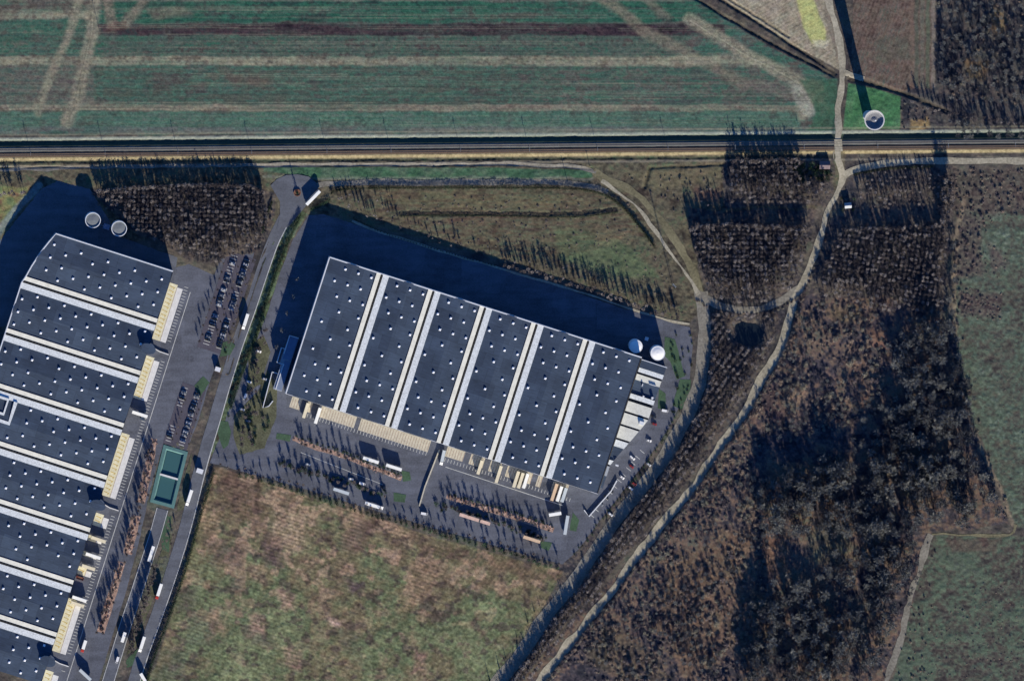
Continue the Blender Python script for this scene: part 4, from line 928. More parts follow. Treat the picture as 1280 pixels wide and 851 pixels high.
def poplar(h, R, twigs, tw, flecks, lw):
    """a young tree planted close: steep limbs, a tight upright leafless crown"""
    t = TM(); t.limb((0, 0, -.3), (0, 0, h * .95), h * .012 + .03, .02, 0, 4); L = []
    for i in range(8):
        a = i * 2.4 + rng.uniform(-.4, .4); f = rng.uniform(.2, .65); rr = R * rng.uniform(.5, .95); p = Vector((0, 0, h * f)); q = Vector((math.cos(a) * rr, math.sin(a) * rr, min(h, h * (f + rng.uniform(.2, .38))))); t.limb(p, q, .05, .015); L.append((p, q))
    for i in range(twigs):
        p, q = rng.choice(L); c = p.lerp(q, rng.uniform(.1, 1.1)); t.twig(c, (rng.gauss(0, .6), rng.gauss(0, .6), rng.uniform(-.1, 1.1)), R * rng.uniform(.45, .9), tw)
    for i in range(flecks):
        p, q = rng.choice(L); c = p.lerp(q, rng.uniform(.2, 1.15)) + Vector((rng.gauss(0, R * .25), rng.gauss(0, R * .25), rng.gauss(0, .4))); t.leaf(c, lw * rng.uniform(.6, 1.3))
    return t.arr()
def bush(h, R, n, lw, stems=5):
    """a low many-stemmed mound of leaves or twigs with a ragged outline"""
    t = TM(); lobes = [(rng.uniform(-.5, .5) * R, rng.uniform(-.5, .5) * R, rng.uniform(.45, .75)) for _ in range(4)]
    for i in range(stems): a = rng.uniform(0, 6.28); t.limb((0, 0, -.1), (math.cos(a) * R * .5, math.sin(a) * R * .5, h * .7), .04, .015)
    for i in range(n):
        lx, ly, lr = rng.choice(lobes); a = rng.uniform(0, 6.28); e = rng.uniform(-.1, 1) ; e = math.asin(max(-.2, e)); r = rng.uniform(.55, 1.08)
        p = (lx + math.cos(a) * math.cos(e) * R * lr * r, ly + math.sin(a) * math.cos(e) * R * lr * r, max(.02, h * (.2 + .75 * math.sin(max(0, e)) * r * lr / .7)))
        if i % 3: t.leaf(p, lw * rng.uniform(.6, 1.4))
        else: t.twig(p, (rng.gauss(0, 1), rng.gauss(0, 1), abs(rng.gauss(.6, .6))), R * .45, lw * .35)
    return t.arr()
def cone(h, R, n, lw):
    t = TM(); t.limb((0, 0, -.2), (0, 0, h), .14, .02, 0, 5)
    for i in range(n):
        f = rng.random() ** .7; z = h * (1 - f) ; r = R * (f ** .8) * rng.uniform(.55, 1.06); a = rng.uniform(0, 6.28); t.leaf((math.cos(a) * r, math.sin(a) * r, max(.1, z)), lw * rng.uniform(.6, 1.3))
    return t.arr()
def slim(h, R, n, tw):
    t = TM(); t.limb((0, 0, -.3), (0, 0, h * .8), .07, .03, 0, 4)
    for i in range(n):
        z = h * rng.uniform(.3, .9); a = rng.uniform(0, 6.28); t.twig((0, 0, z), (math.cos(a) * .6, math.sin(a) * .6, 1.0), R * rng.uniform(.8, 1.8), tw)
    return t.arr()
def plant_mesh(name, data, tint, mat):
    v, t, m = data
    return np_mesh(name, v, tris=t, mats=['bark', mat], mi=m, attr={'tint': ('FLOAT', np.clip(tint + nrg.normal(0, .07, len(v)), 0, 1))})
class Kind:
    def __init__(s, name, mat, datas, tints): s.name = name; s.mat = mat; s.datas = datas; s.meshes = [(plant_mesh(name, d, t, mat), i) for i, d in enumerate(datas) for t in tints]; s.tints = tints
def grow(kind, spots, label, cat, group, cap=300, parts=None):
    """spots: (u, v, scale, height factor). The largest get objects of their own, the rest one object"""
    spots = sorted(spots, key=lambda s: -s[2]); out = []
    for u, v, sc, hf in spots[:cap]:
        me, _ = kind.meshes[rng.randrange(len(kind.meshes))]
        o = bpy.data.objects.new(kind.name, me); C.objects.link(o); o.location = (*W(u, v), hs(u, v)); o.rotation_euler.z = rng.uniform(0, 6.28); o.scale = (sc, sc, sc * hf)
        tag(o, label, cat, group); out.append(o)
    return out, spots[cap:]
def mass(name, kind, spots, label, cat):
    """the remaining plants of a kind as one object"""
    Vs = []; Ts = []; Ms = []; Ti = []; k = 0
    hz = hsample([s[0] for s in spots], [s[1] for s in spots])
    for (u, v, sc, hf), z in zip(spots, hz):
        vv, tt, mm = kind.datas[rng.randrange(len(kind.datas))]; a = rng.uniform(0, 6.28); ca, sa = math.cos(a), math.sin(a); x, y = W(u, v)
        Vs.append(np.stack([(vv[:, 0] * ca - vv[:, 1] * sa) * sc + x, (vv[:, 0] * sa + vv[:, 1] * ca) * sc + y, vv[:, 2] * sc * hf + z], 1)); Ts.append(tt + k); Ms.append(mm); k += len(vv)
        Ti.append(np.clip(rng.choice(kind.tints) + nrg.normal(0, .07, len(vv)), 0, 1))
    me = np_mesh(name, np.concatenate(Vs), tris=np.concatenate(Ts), mats=['bark', kind.mat], mi=np.concatenate(Ms), attr={'tint': ('FLOAT', np.concatenate(Ti))})
    o = bpy.data.objects.new(name, me); C.objects.link(o); return tag(o, label, cat, kind='stuff')
def inside(u, v, poly):
    r = False; n = len(poly)
    for i in range(n):
        a, b = poly[i], poly[(i + 1) % n]
        if (a[1] > v) != (b[1] > v) and u < (b[0] - a[0]) * (v - a[1]) / (b[1] - a[1]) + a[0]: r = not r
    return r
def grid(poly, du, dv, jit, ang=0.0, s=(.85, 1.15), skip=.04, hole=None):
    us = [p[0] for p in poly]; vs = [p[1] for p in poly]; cu, cv = sum(us) / len(us), sum(vs) / len(vs); R = math.hypot(max(us) - min(us), max(vs) - min(vs)) / 2 + 5; out = []
    ca, sa = math.cos(ang), math.sin(ang); n = int(R / du) + 1; m = int(R / dv) + 1
    for i in range(-n, n + 1):
        for j in range(-m, m + 1):
            a, b = i * du + rng.gauss(0, jit), j * dv + rng.gauss(0, jit); u, v = cu + a * ca - b * sa, cv + a * sa + b * ca
            if inside(u, v, poly) and rng.random() > skip and not (hole and hole(u, v)) and -14 < u < 1294 and -14 < v < 868: out.append((u, v, rng.uniform(*s), rng.uniform(.7, 1.22)))
    return out
def along(pts, step, jit=.5, s=(.85, 1.15), off=0):
    P = smooth(pts, 1.0); out = []; acc = 0; last = P[0]
    for i, p in enumerate(P):
        acc += math.hypot(p[0] - last[0], p[1] - last[1]); last = p
        if acc >= step: acc -= step * rng.uniform(.85, 1.15) * 0 + step; out.append((p[0] + rng.gauss(0, jit), p[1] + rng.gauss(0, jit), rng.uniform(*s), rng.uniform(.85, 1.15)))
    return out

YOUNG = Kind('bare_tree', 'twig', [poplar(7.2, 1.2, 130, .15, 170, .36) for _ in range(6)], [.15, .45, .8])
WOODY = Kind('woodland_tree', 'wood', [bare(11, 3.5, 14, 400, .24, 130, .55) for _ in range(5)], [.1, .4, .75])
SCRUB = Kind('shrub', 'scrub', [bush(2.2, 2.0, 230, .42) for _ in range(5)], [.05, .35, .65, .95])
BEECH = Kind('bedding_shrub', 'beech', [bush(1.5, 1.35, 130, .34) for _ in range(4)], [.1, .4, .75, .95])
DARKB = Kind('evergreen_bush', 'evergreen', [bush(2.6, 1.7, 190, .38) for _ in range(4)], [.1, .4, .8])
SLIM = Kind('slim_tree', 'twig', [poplar(6.6, 1.5, 170, .15, 150, .38) for _ in range(4)], [.2, .6])
SAP = Kind('sapling', 'hedge', [cone(3.0, .6, 110, .26) for _ in range(3)], [.2, .6])
# planted rows of young bare trees
EROWS = [(890, 392), (974, 388), (974, 404), (960, 440), (940, 475), (922, 508), (904, 534), (879, 569), (854, 606), (828, 642), (792, 684), (768, 714), (749, 743), (714, 786), (658, 858), (650, 872), (618, 872), (630, 856), (668, 808), (695, 768), (726, 731), (748, 699), (781, 650), (815, 608), (843, 570), (861, 538), (875, 510), (886, 475), (889, 440)]
pond_hole = lambda u, v: ((u - 936) / 26) ** 2 + ((v - 416) / 19) ** 2 < 1
areas = [
    ('bare young tree in the planted block between the west warehouse and the railway', 'bare trees north of the west warehouse', grid([(116, 240), (180, 232), (300, 231), (330, 240), (336, 270), (322, 306), (300, 312), (270, 330), (236, 324), (214, 310), (166, 286), (150, 262)], 5.5, 5.2, .45, .03, (1.05, 1.3), .03)),
    ('bare young tree in the rounded planted block above the curved track', 'bare trees in the rounded block', grid([(862, 284), (1006, 284), (1012, 300), (1000, 330), (990, 358), (955, 376), (925, 378), (893, 372), (882, 356), (870, 326)], 5.5, 5.6, .45, .0, (1.1, 1.4), .02)),
    ('bare young tree in the block south of the railway beside the pale track crossing', 'bare trees by the crossing', grid([(912, 199), (1000, 199), (1000, 226), (1034, 226), (1034, 250), (1020, 256), (912, 252)], 5.6, 5.4, .7, 0, (1.05, 1.35), .05)),
    ('bare young tree in the slanting rows east of the pale track', 'bare trees east of the track', grid([(1046, 290), (1185, 284), (1176, 390), (1110, 388), (1018, 366), (1030, 330)], 5.8, 5.2, .5, .16, (1.05, 1.3), .04)),
    ('bare young tree in the strip of rows between the two diagonal tracks', 'bare trees between the diagonal tracks', [(u, v, s, h * .78) for u, v, s, h in grid(EROWS, 7.0, 3.9, .25, .645, (1.0, 1.25), .05, pond_hole)]),
    ('bare young tree in the small planted plot south of the eastern gravel road', 'bare trees below the gravel road', grid([(1074, 226), (1150, 216), (1176, 214), (1176, 254), (1096, 262), (1074, 252)], 6.0, 5.4, .7, .05, (.8, 1.05), .06)),
]
tot = sum(len(a[2]) for a in areas); left = []
for lab, grp, sp in areas:
    _, r = grow(YOUNG, sp, lab, 'tree', grp, int(295 * len(sp) / tot)); left += r
# edge rows, single and loose trees across the rough land
left += along([(862, 283), (900, 281), (960, 282), (1012, 283)], 2.2, .8, (1.15, 1.4)) + along([(118, 240), (180, 233), (300, 231), (330, 240)], 2.2, .8, (1.0, 1.3)) + [(u, v, s, h * rng.uniform(.3, .56)) for k in (-9.5, -12) for u, v, s, h in along(offset(LANE_W, k)[1:], 2.3, 1.1, (.9, 1.35))]  # dense edge rows added to make the blocks' shadows solid
left += along([(628, 329), (700, 350), (780, 376), (850, 398)], 4.0, 2, (.9, 1.25)) + grid([(560, 300), (700, 326), (780, 350), (850, 376), (848, 396), (640, 330)], 9, 9, 3, .3, (.4, .8), .2) + grid([(415, 244), (500, 240), (490, 262), (520, 280), (600, 310), (590, 318), (440, 262)], 8, 8, 3, 0, (.4, .8), .25)
left += along([(914, 200), (1000, 199)], 2.3, 1, (1.1, 1.35)) + grid([(870, 232), (908, 236), (905, 258), (868, 256)], 10, 10, 3, 0, (.5, .75), .3)
left += along([(1188, 214), (1186, 240), (1184, 275)], 4, 1.5, (1.4, 1.9)) + along([(1182, 216), (1179, 250), (1178, 280)], 4, 1.5, (1.4, 1.9))
left += along([(1134, 124), (1160, 134), (1190, 142), (1240, 150), (1290, 158)], 5, 1.5, (.8, 1.2)) + along([(-10, 243), (30, 240)], 5, 2, (1.1, 1.4)) + along([(1050, 286), (1100, 285), (1184, 281)], 2.2, 1, (.95, 1.2))
left += along([(460, 262), (470, 272), (420, 246), (440, 250)], 6, 3, (.6, .8)) + along([(1070, 220), (1110, 213), (1160, 209)], 7, 1, (.5, .7))
mass('plantation_trees', YOUNG, left, 'remaining bare young trees of the planted blocks and loose rows', 'trees')
# wood and wasteland
WS = [(1012, 378), (1108, 376), (1112, 440), (1100, 520), (1030, 540), (950, 560), (940, 590), (960, 680), (930, 860), (690, 860), (780, 726), (900, 572), (960, 480), (990, 410)]
wl = []
T1 = [(962, 596), (1030, 580), (1100, 566), (1150, 570), (1205, 640), (1200, 655), (1168, 664), (1100, 672), (1040, 660), (964, 668)]
T2 = [(1112, 452), (1150, 400), (1190, 400), (1205, 470), (1216, 560), (1250, 650), (1200, 655), (1150, 590), (1118, 560)]
T3 = [(950, 738), (1010, 718), (1070, 690), (1110, 668), (1152, 676), (1140, 720), (1120, 780), (1104, 870), (930, 870)]
T4 = [(1172, -10), (1294, -10), (1294, 134), (1190, 128), (1172, 110)]
T5 = [(1186, 150), (1294, 166), (1294, 172), (1190, 172)]
def wood(poly, step, jit, ang, s, hf, grow_=10):
    cu = sum(p[0] for p in poly) / len(poly); cv = sum(p[1] for p in poly) / len(poly); out = []
    big = [(u + (u - cu) / max(1, math.hypot(u - cu, v - cv)) * grow_ * 1.6, v + (v - cv) / max(1, math.hypot(u - cu, v - cv)) * grow_ * 1.6) for u, v in poly]
    for u, v, s_, h_ in grid(big, step, step, jit, ang, s, .05):
        if u > 1190 + max(0, v - 400) * .28 or (v > 655 and u > 1150 - (v - 655) * .3) or (u < 950 and v < 700): continue
        n_ = float(fbm(u / 17. + 11, v / 17. + 5, 4, 3)); e_ = 1 if inside(u, v, poly) else .35
        if n_ > .36 + (1 - e_) * .22: out.append((u, v, s_ * (.6 + .5 * e_) * min(1.1, .75 + (n_ - .36) * 1.6), h_ * hf))
    return out
wl += wood(T1, 7.6, 2.4, .3, (.65, 1.2), 1.2) + wood(T2, 8, 2.4, .2, (.6, 1.15), 1.05) + wood(T3, 8, 2.6, .1, (.55, 1.15), 1.15)
wl += grid(T4, 8.5, 8.5, 2.6, .4, (.35, .72), .1) + grid(T5, 9, 7, 2, 0, (.5, .7), .1) + grid([(1060, 500), (1100, 500), (1112, 560), (1040, 575)], 13, 13, 4, .1, (.5, .9), .3)
wl += [(u, v, s * .42, h) for u, v, s, h in grid(WS, 8, 8, 2.5, .5, (.7, 1.3), .2) if float(fbm(u / 24. + 60, v / 24., 2, 3)) > .47]
wl += along([(1192, 290), (1190, 340), (1188, 390)], 7, 3, (.5, .8)) + along([(1150, 700), (1136, 760)], 7, 2, (.4, .6)) + grid([(1126, 640), (1180, 380), (1186, 380), (1240, 650)], 26, 26, 6, 0, (.5, .9))
_, wr = grow(WOODY, wl, 'tall grey leafless tree in the dark wood east of the diagonal tracks', 'tree', 'leafless trees of the eastern wood', 0)
e_ = [s for s in wl if s[1] > 200]; n_ = [s for s in wl if s[1] <= 200]
o1, w1 = grow(WOODY, e_, 'tall grey leafless tree in the dark wood between diagonal track and meadow', 'tree', 'leafless trees of the eastern wood', 235)
o2, w2 = grow(WOODY, n_, 'small grey leafless tree in the wood north of the railway', 'tree', 'leafless trees of the northern wood', 60)
mass('woodland_trees', WOODY, w1 + w2, 'remaining grey leafless trees of the two woods', 'trees')
sc = []
bare_hole = lambda u, v: fbm(u / 26., v / 26., 3, 3) > .56
def drift(poly, step, jit, lo, hi, thr, seed):
    out = []
    for u, v, s_, h_ in grid(poly, step, step, jit, .35, (0, 1), .1):
        n_ = float(fbm(u / 20. + seed, v / 20., 3, 3))
        if n_ > thr: out.append((u, v, lo + (hi - lo) * (s_ ** 2) * min(1, (n_ - thr) / .12 + .35), rng.uniform(.6, .95)))
    return out
sc += drift(WS, 5.6, 1.9, .4, 1.5, .44, 3) + drift(WS, 9, 3, .35, .9, .3, 40)
sc += grid(T3, 13, 13, 4, .6, (.5, .9), .3) + grid(T4, 9, 9, 3, .9, (.4, .8), .2) + grid([(1140, 680), (1170, 675), (1160, 860), (1120, 860)], 9, 9, 3, 0, (.35, .6), .3)
sc += [(u, v, s, h * .8) for u, v, s, h in grid([(1190, 212), (1290, 210), (1290, 262), (1236, 280), (1222, 350), (1190, 352)], 6, 6, 2.5, .2, (.25, .85), .2)] + [(u, v, s, h) for u, v, s, h in along([(1196, 300), (1196, 420), (1210, 520), (1235, 580), (1262, 650)], 4, 4, (.25, .8))] + [(u, v, s, h * .6) for u, v, s, h in grid([(1230, 300), (1262, 320), (1256, 350), (1228, 345)], 6, 6, 2.5, .2, (.2, .5), .2) + grid([(1200, 360), (1252, 362), (1254, 400), (1200, 398)], 5, 5, 2, 0, (.3, .6), .2)] + [(u, v, s, h * .45) for u, v, s, h in grid([(1200, 740), (1290, 700), (1290, 860), (1130, 860)], 7, 7, 3, .3, (.15, .45), .3)]
sc += [(u, v, s, h * .6) for u, v, s, h in grid([(480, 244), (780, 244), (815, 290), (860, 395), (640, 332), (470, 280)], 8, 8, 4, .2, (.15, .55), .3)] + grid([(780, 218), (905, 214), (905, 256), (858, 280)], 9, 9, 3, .4, (.3, .55), .3) + grid([(1126, 125), (1170, 140), (1160, 165), (1127, 165)], 7, 7, 2, 0, (.4, .7), .2)
sc += grid([(100, 240), (118, 240), (150, 270), (130, 262)], 8, 8, 2, 0, (.5, .7)) + along([(300, 318), (322, 314), (330, 290), (342, 262)], 5, 1.5, (.4, .7)) + [(u, v, s, h * .5) for u, v, s, h in grid([(1200, 420), (1290, 420), (1290, 645), (1258, 600)], 9, 9, 4, .3, (.1, .3), .3)]
sc += along(offset(TRACK2, -7.2), 1.8, .7, (.8, 1.15)) + along(offset(TRACK, -7)[14:], 4, 1.2, (.4, .8)) + along(offset(CURVE, 7.5), 4, .8, (.4, .7))
o3, sr = grow(SCRUB, sc, 'ragged brown shrub on the wasteland between track and wood', 'shrub', 'brown shrubs of the wasteland', 0)
ws_ = [s for s in sc if inside(s[0], s[1], WS)]; ot = [s for s in sc if not inside(s[0], s[1], WS)]
o3, s1 = grow(SCRUB, ws_, 'ragged brown shrub on the wasteland east of the diagonal tracks', 'shrub', 'brown shrubs of the wasteland', 295)
mass('scrub', SCRUB, s1 + ot, 'remaining low brown shrubs and brambles on the rough land', 'shrubs')
# planting beds of the truck yards
def bed(pts, w, shrubs, lab, grp, kind=BEECH, mulch=True):
    if mulch: ribbon('planting_bed', smooth(pts, 5), w, 'mulch', .12, .4, 4)
    return grow(kind, shrubs, lab, 'shrub', grp, 300)
beds = [([(192, 548), (188, 572), (182, 600), (177, 628)], 10, 'russet leafy shrub in the bed west of the teal basin', 'shrubs by the basin'),
        ([(170, 644), (165, 668), (159, 692)], 11, 'russet leafy shrub in the short bed south of the basin', 'shrubs in the short bed'),
        ([(152, 702), (145, 726), (137, 752), (126, 790)], 10, 'russet leafy shrub in the long bed between dock yard and truck lane', 'shrubs in the long west bed')]
for pts, w, lab, grp in beds:
    sp = along(pts, 3.4, 2.2, (.45, 1.0)) + along(pts, 3.2, 2.6, (.5, 1.0)); bed(pts, w, sp, lab, grp)
R1 = [(366, 548), (390, 557), (420, 567), (460, 582), (502, 598)]; R2 = [(346, 578), (380, 588), (430, 602), (480, 618)]; R3 = [(558, 620), (590, 630), (630, 642), (692, 662)]; R4 = [(545, 628), (580, 640), (630, 655), (686, 674)]
for pts, w, lab, grp in ((R1, 6, 'russet low shrub in the first bed facing the south docks', 'shrubs facing the docks'), (R3, 7, 'orange-brown hedge shrub in the bed facing the south-east docks', 'orange hedge shrubs')):
    bed(pts, w, along(pts, 2.6, 1.3, (.4, .8)), lab, grp)
for pts, lab, grp in ((R1, 'dark bushy evergreen behind the first bed facing the docks', 'evergreens behind the first bed'), (R3, 'dark bushy evergreen behind the orange hedge', 'evergreens behind the orange hedge')):
    grow(DARKB, along([(u + 1, v - 4.5) for u, v in pts], 4.2, 1.2, (.5, .9)), lab, 'bush', grp)
for pts, lab, grp in ((R2, 'dark evergreen bush in the second row of the truck park', 'evergreens of the second row'), (R4, 'dark evergreen bush in the row behind the long shelter', 'evergreens behind the shelter')):
    grow(DARKB, along(pts, 3.4, 2.2, (.6, 1.25)), lab, 'bush', grp)
grow(DARKB, along([(292, 592), (340, 605), (420, 630), (520, 658), (600, 681), (700, 712)], 7.5, 1.2, (.85, 1.35)), 'dark evergreen bush along the fence between perimeter lane and south field', 'bush', 'evergreens along the south field')
grow(DARKB, along([(716, 696), (750, 652), (790, 604), (830, 548), (862, 480)], 6, 1.2, (.5, .8)), 'dark evergreen bush between office car park and the diagonal track', 'bush', 'evergreens behind the office car park')
grow(DARKB, grid([(990, 200), (1038, 198), (1040, 226), (985, 224)], 7, 6, 2, 0, (.9, 1.7), .25, lambda u, v: abs(u - 1030) < 7 and abs(v - 206) < 6) + [(1053, 262, .9, 1.2), (1066, 262, .9, 1.3), (1052, 248, .8, 1.1), (1068, 249, .9, 1.2)], 'dark evergreen tree crowding the two huts by the pale track crossing', 'tree', 'evergreens round the huts')
grow(DARKB, grid([(296, 520), (324, 488), (336, 500), (338, 530), (322, 560), (300, 560)], 10, 10, 3, 0, (.7, 1.3), .2) + grid([(838, 412), (866, 418), (866, 470), (852, 500), (840, 520)], 9, 9, 2.5, 0, (.5, .9), .3) + [(282, 440, .8, 1), (286, 520, .7, 1)], 'dark evergreen bush on the grass around the six-bay warehouse', 'bush', 'evergreens on the yard grass')
# slim yard trees with long shadows
yt = along([(u - 1, v - 1) for u, v in R1], 10, 1.6, (.8, 1.15)) + along(R3, 9, 1.5, (.75, 1.05)) + along(R2, 9, 2, (.8, 1.15)) + along(R4, 10, 1.8, (.7, 1.05)) + along(FIELD_EDGE, 11, 1.5, (.6, .95))
grow(SLIM, yt, 'slim leafless tree in a planted row of the south truck yard', 'tree', 'slim trees of the south yard')
wt = along([(196, 700), (184, 740), (173, 776), (163, 814)], 2.8, 1.8, (.85, 1.3)) + along([(150, 704), (136, 750), (124, 790)], 4, 2.5, (.7, 1.1)) + along([(190, 552), (180, 600), (166, 650), (158, 690)], 4, 2.5, (.7, 1.1)) + along([(222, 650), (213, 680)], 10, 1.5, (.6, .8)) + along([(306, 512), (318, 476), (324, 440), (330, 405)], 5, 3, (.7, 1.15)) + grid([(298, 520), (322, 500), (330, 520), (318, 556), (300, 560)], 8, 8, 2, 0, (.9, 1.4), .2) + along([(196, 552), (180, 640), (160, 690), (122, 800)], 13, 2, (.7, 1.0))
grow(SLIM, wt, 'slim leafless tree beside the truck lanes of the west yard', 'tree', 'slim trees of the west yard')
cpt = along([loc(CP1, -2, 6), loc(CP1, -2.5, 120)], 10, 1.2, (.6, .85)) + along([loc(CP1, 15.5, 4), loc(CP1, 15.5, 118)], 9, 1, (.6, .85)) + along([loc(CP1, 30.5, 4), loc(CP1, 31, 118)], 9, 1.2, (.6, .9)) + along([loc(CP2, 12, 4), loc(CP2, 12, 70)], 9, 1, (.5, .7)) + along([loc(CP2, 30, 4), loc(CP2, 31, 74)], 8, 1, (.6, .85))
grow(SLIM, cpt, 'slim leafless tree between the bays of the staff car parks', 'tree', 'slim trees of the car parks')
ROUND = Kind('round_tree', 'wood', [bare(5.4, 1.9, 10, 150, .14, 70, .45) for _ in range(2)], [.7, 1.0])
grow(ROUND, [(371.5, 348, 1.0, 1), (366.5, 370, 1.05, 1), (359, 391, 1.1, 1), (352.5, 412, 1.15, 1), (345, 433, 1.1, 1)], 'round pale-crowned small tree in the row west of the six-bay warehouse', 'tree', 'round trees in the warehouse shade')
grow(SAP, along([(434, 268), (452, 278), (480, 291), (510, 301), (560, 316), (618, 332)], 3.9, .25, (.85, 1.05)), 'slim conical young tree in the close-set row north of the delivery road', 'tree', 'conical young trees by the delivery road')
grow(SAP, [(418, 231, .8, 1), (438, 230, 1, 1), (462, 230, 1.1, 1), (486, 229, .6, 1), (512, 229, .5, 1), (554, 228, .7, 1), (582, 229, .8, 1), (380, 216, .5, 1), (385, 219, .5, 1), (390, 222, .5, 1), (360, 218, .5, 1)], 'small lone young tree beside the canal path', 'tree', 'young trees along the canal path')
grow(SAP, [(646, 796, .9, 1.1), (660, 778, 1.1, 1.2), (632, 822, 1.0, 1.1), (668, 764, 1.0, 1.1), (624, 834, 1.2, 1.2), (612, 850, 1.4, 1.3), (674, 756, .8, 1)], 'lone young tree on the field edge beside the western diagonal track', 'tree', 'young trees at the field edge')
# conical conifer in a round planter at the turning area
CON = cone(9.6, 1.25, 420, .4)
t = thing('conical_conifer', 'tall conical dark conifer in a round brick planter at the turning area', 'tree', (*W(371.5, 241), .1))
me = plant_mesh('crown', CON, .3, 'evergreen'); o = bpy.data.objects.new('crown', me); C.objects.link(o); o.parent = t
t2 = thing('planter', 'round brown brick planter around the conical conifer', 'planter', (*W(371.5, 241), .1))
mb = MB(); mb.lathe(0, 0, [(3.1, 0), (3.1, .9), (2.6, .9), (2.6, .5), (.01, .6)], 8); part('ring', mb, ['brick'], t2)
# hedges
def hedge(pts, w, h, label, mat='hedge', tint=.4):
    t = TM(); P = smooth(pts, 1.2); pr = [p for p in P]
    for i, (u, v) in enumerate(pr):
        x, y = W(u, v); z = hs(u, v)
        for k in range(int(16 * w)):
            hh = h * (.75 + .5 * vnoise(i / 5., 3.3, 2)); t.leaf((x + rng.gauss(0, w * .26), y + rng.gauss(0, w * .26), z + rng.uniform(.1, 1) ** .7 * hh), .45)
        if i % 3 == 0: t.limb((x, y, z - .1), (x + rng.uniform(-.3, .3), y + rng.uniform(-.3, .3), z + h * .8), .04, .02)
    o = bpy.data.objects.new('hedge', plant_mesh('hedge', t.arr(), tint, mat)); C.objects.link(o); return tag(o, label, 'hedge')
hedge([(414, 242), (420, 238), (460, 235), (600, 234.5), (700, 235), (745, 240), (775, 256), (800, 284), (818, 308)], 2.2, 2.2, 'long dark hedge along the south side of the canal path', tint=.15)
hedge([(376, 268), (356, 312), (340, 356), (322, 412), (304, 462), (288, 510)], 2.6, 2.7, 'dark hedge on the east side of the asphalt service road', 'evergreen', .4)
hedge([(267, 590), (252, 640), (232, 710), (210, 774), (192, 822), (182, 856)], 2.6, 2.7, 'dark hedge between the service road and the south field', 'evergreen', .3)
hedge([(1068, 218), (1078, 216), (1110, 211), (1166, 208)], 1.8, 1.4, 'low hedge south of the eastern gravel road', tint=.5)
hedge([(388, 262), (402, 256), (412, 250)], 2.5, 1.6, 'short thick hedge east of the turning area', 'evergreen', .7)
hedge([(500, 270), (560, 269), (640, 270), (720, 271), (772, 265)], 1.2, 1.2, 'low scrubby hedge along the ditch in the rough grass', tint=.3)
hedge([(340, 252), (334, 268), (328, 290)], 2.0, 1.6, 'short dark hedge between plantation and turning area', 'evergreen', .2)

# ------------------------------------------------------------------ vehicles
def wheels(root, spots, r=.5, w=.32):
    mb = MB(); n = 14
    for k, x in ((-w / 2, 0), (w / 2, 0)): pass
    vs = []
    for y in (-w / 2, w / 2): vs += [(r * math.cos(6.2832 * i / n), y, r * math.sin(6.2832 * i / n)) for i in range(n)]
    mb.add(vs, [[i, (i + 1) % n, n + (i + 1) % n, n + i] for i in range(n)] + [list(range(n)), list(range(n, 2 * n))[::-1]])
    me = mb.mesh('wheel', ['tyre'])
    for x, y in spots:
        o = bpy.data.objects.new('wheel', me); C.objects.link(o); o.parent = root; o.location = (x, y, r)
def heading(du, dv): return math.atan2(-dv, du)
def trailer(u, v, L, rz, mat, label, cab=None, h=4.0, w=2.55, z=.1):
    """semi-trailer, with tractor if cab names its paint; front towards +x"""
    x, y = W(u, v, 4.0 if h > 3 else 2); t = thing('articulated_lorry' if cab else 'box_trailer', label, 'lorry' if cab else 'trailer', (x, y, z), rz)
    b0 = -L / 2; b1 = L / 2 - (2.9 if cab else 0)
    mb = MB(); mb.box(b0, b1, -w / 2, w / 2, 1.15, h); mb.box(b0 + .1, b1 - .1, -w / 2 + .08, w / 2 - .08, h, h + .04); part('box', mb, [mat], t)
    mb = MB(); mb.box(b0 + .2, b1 - .2, -.5, .5, .8, 1.14); mb.box(b0 + .05, b0 + .2, -w / 2 + .1, w / 2 - .1, .55, .75); part('chassis', mb, ['dark'], t)
    mb = MB(); mb.box(b0 - .04, b0, -w / 2 + .1, -.03, 1.25, h - .1); mb.box(b0 - .04, b0, .03, w / 2 - .1, 1.25, h - .1); part('rear_door', mb, ['galv'], t)
    sp = [(b0 + 2.0 + 1.3 * i, s) for i in range(3) for s in (-w / 2 + .2, w / 2 - .2)]
    if cab:
        c0 = b1 + .55; mb = MB()
        prof = [(c0, .5), (L / 2, .5), (L / 2, 1.7), (L / 2 - .3, 3.0), (L / 2 - .6, 3.25), (c0, 3.5)]
        vs = [(px, -1.2, pz) for px, pz in prof] + [(px, 1.2, pz) for px, pz in prof]; n = len(prof)
        mb.add(vs, [[i, (i + 1) % n, n + (i + 1) % n, n + i] for i in range(n)] + [list(range(n))[::-1], list(range(n, 2 * n))]); c = part('cab', mb, [cab], t)
        mb = MB(); mb.add([(L / 2 + .02, -1.05, 1.75), (L / 2 + .02, 1.05, 1.75), (L / 2 - .26, 1.0, 2.9), (L / 2 - .26, -1.0, 2.9)], [[0, 1, 2, 3]]); mb.build('windscreen', ['glass'], c)
        sp += [(L / 2 - .9, s) for s in (-1.05, 1.05)] + [(b1 - .9, s) for s in (-1.05, 1.05)]
    else:
        mb = MB(); mb.box(b1 - 2.6, b1 - 2.4, -.8, -.65, 0, 1.15); mb.box(b1 - 2.6, b1 - 2.4, .65, .8, 0, 1.15); part('landing_leg', mb, ['galv'], t)
    wheels(t, sp); return t
S17 = heading(BX[0], BX[1]); E17 = heading(AX[0], AX[1])
P = 0.65
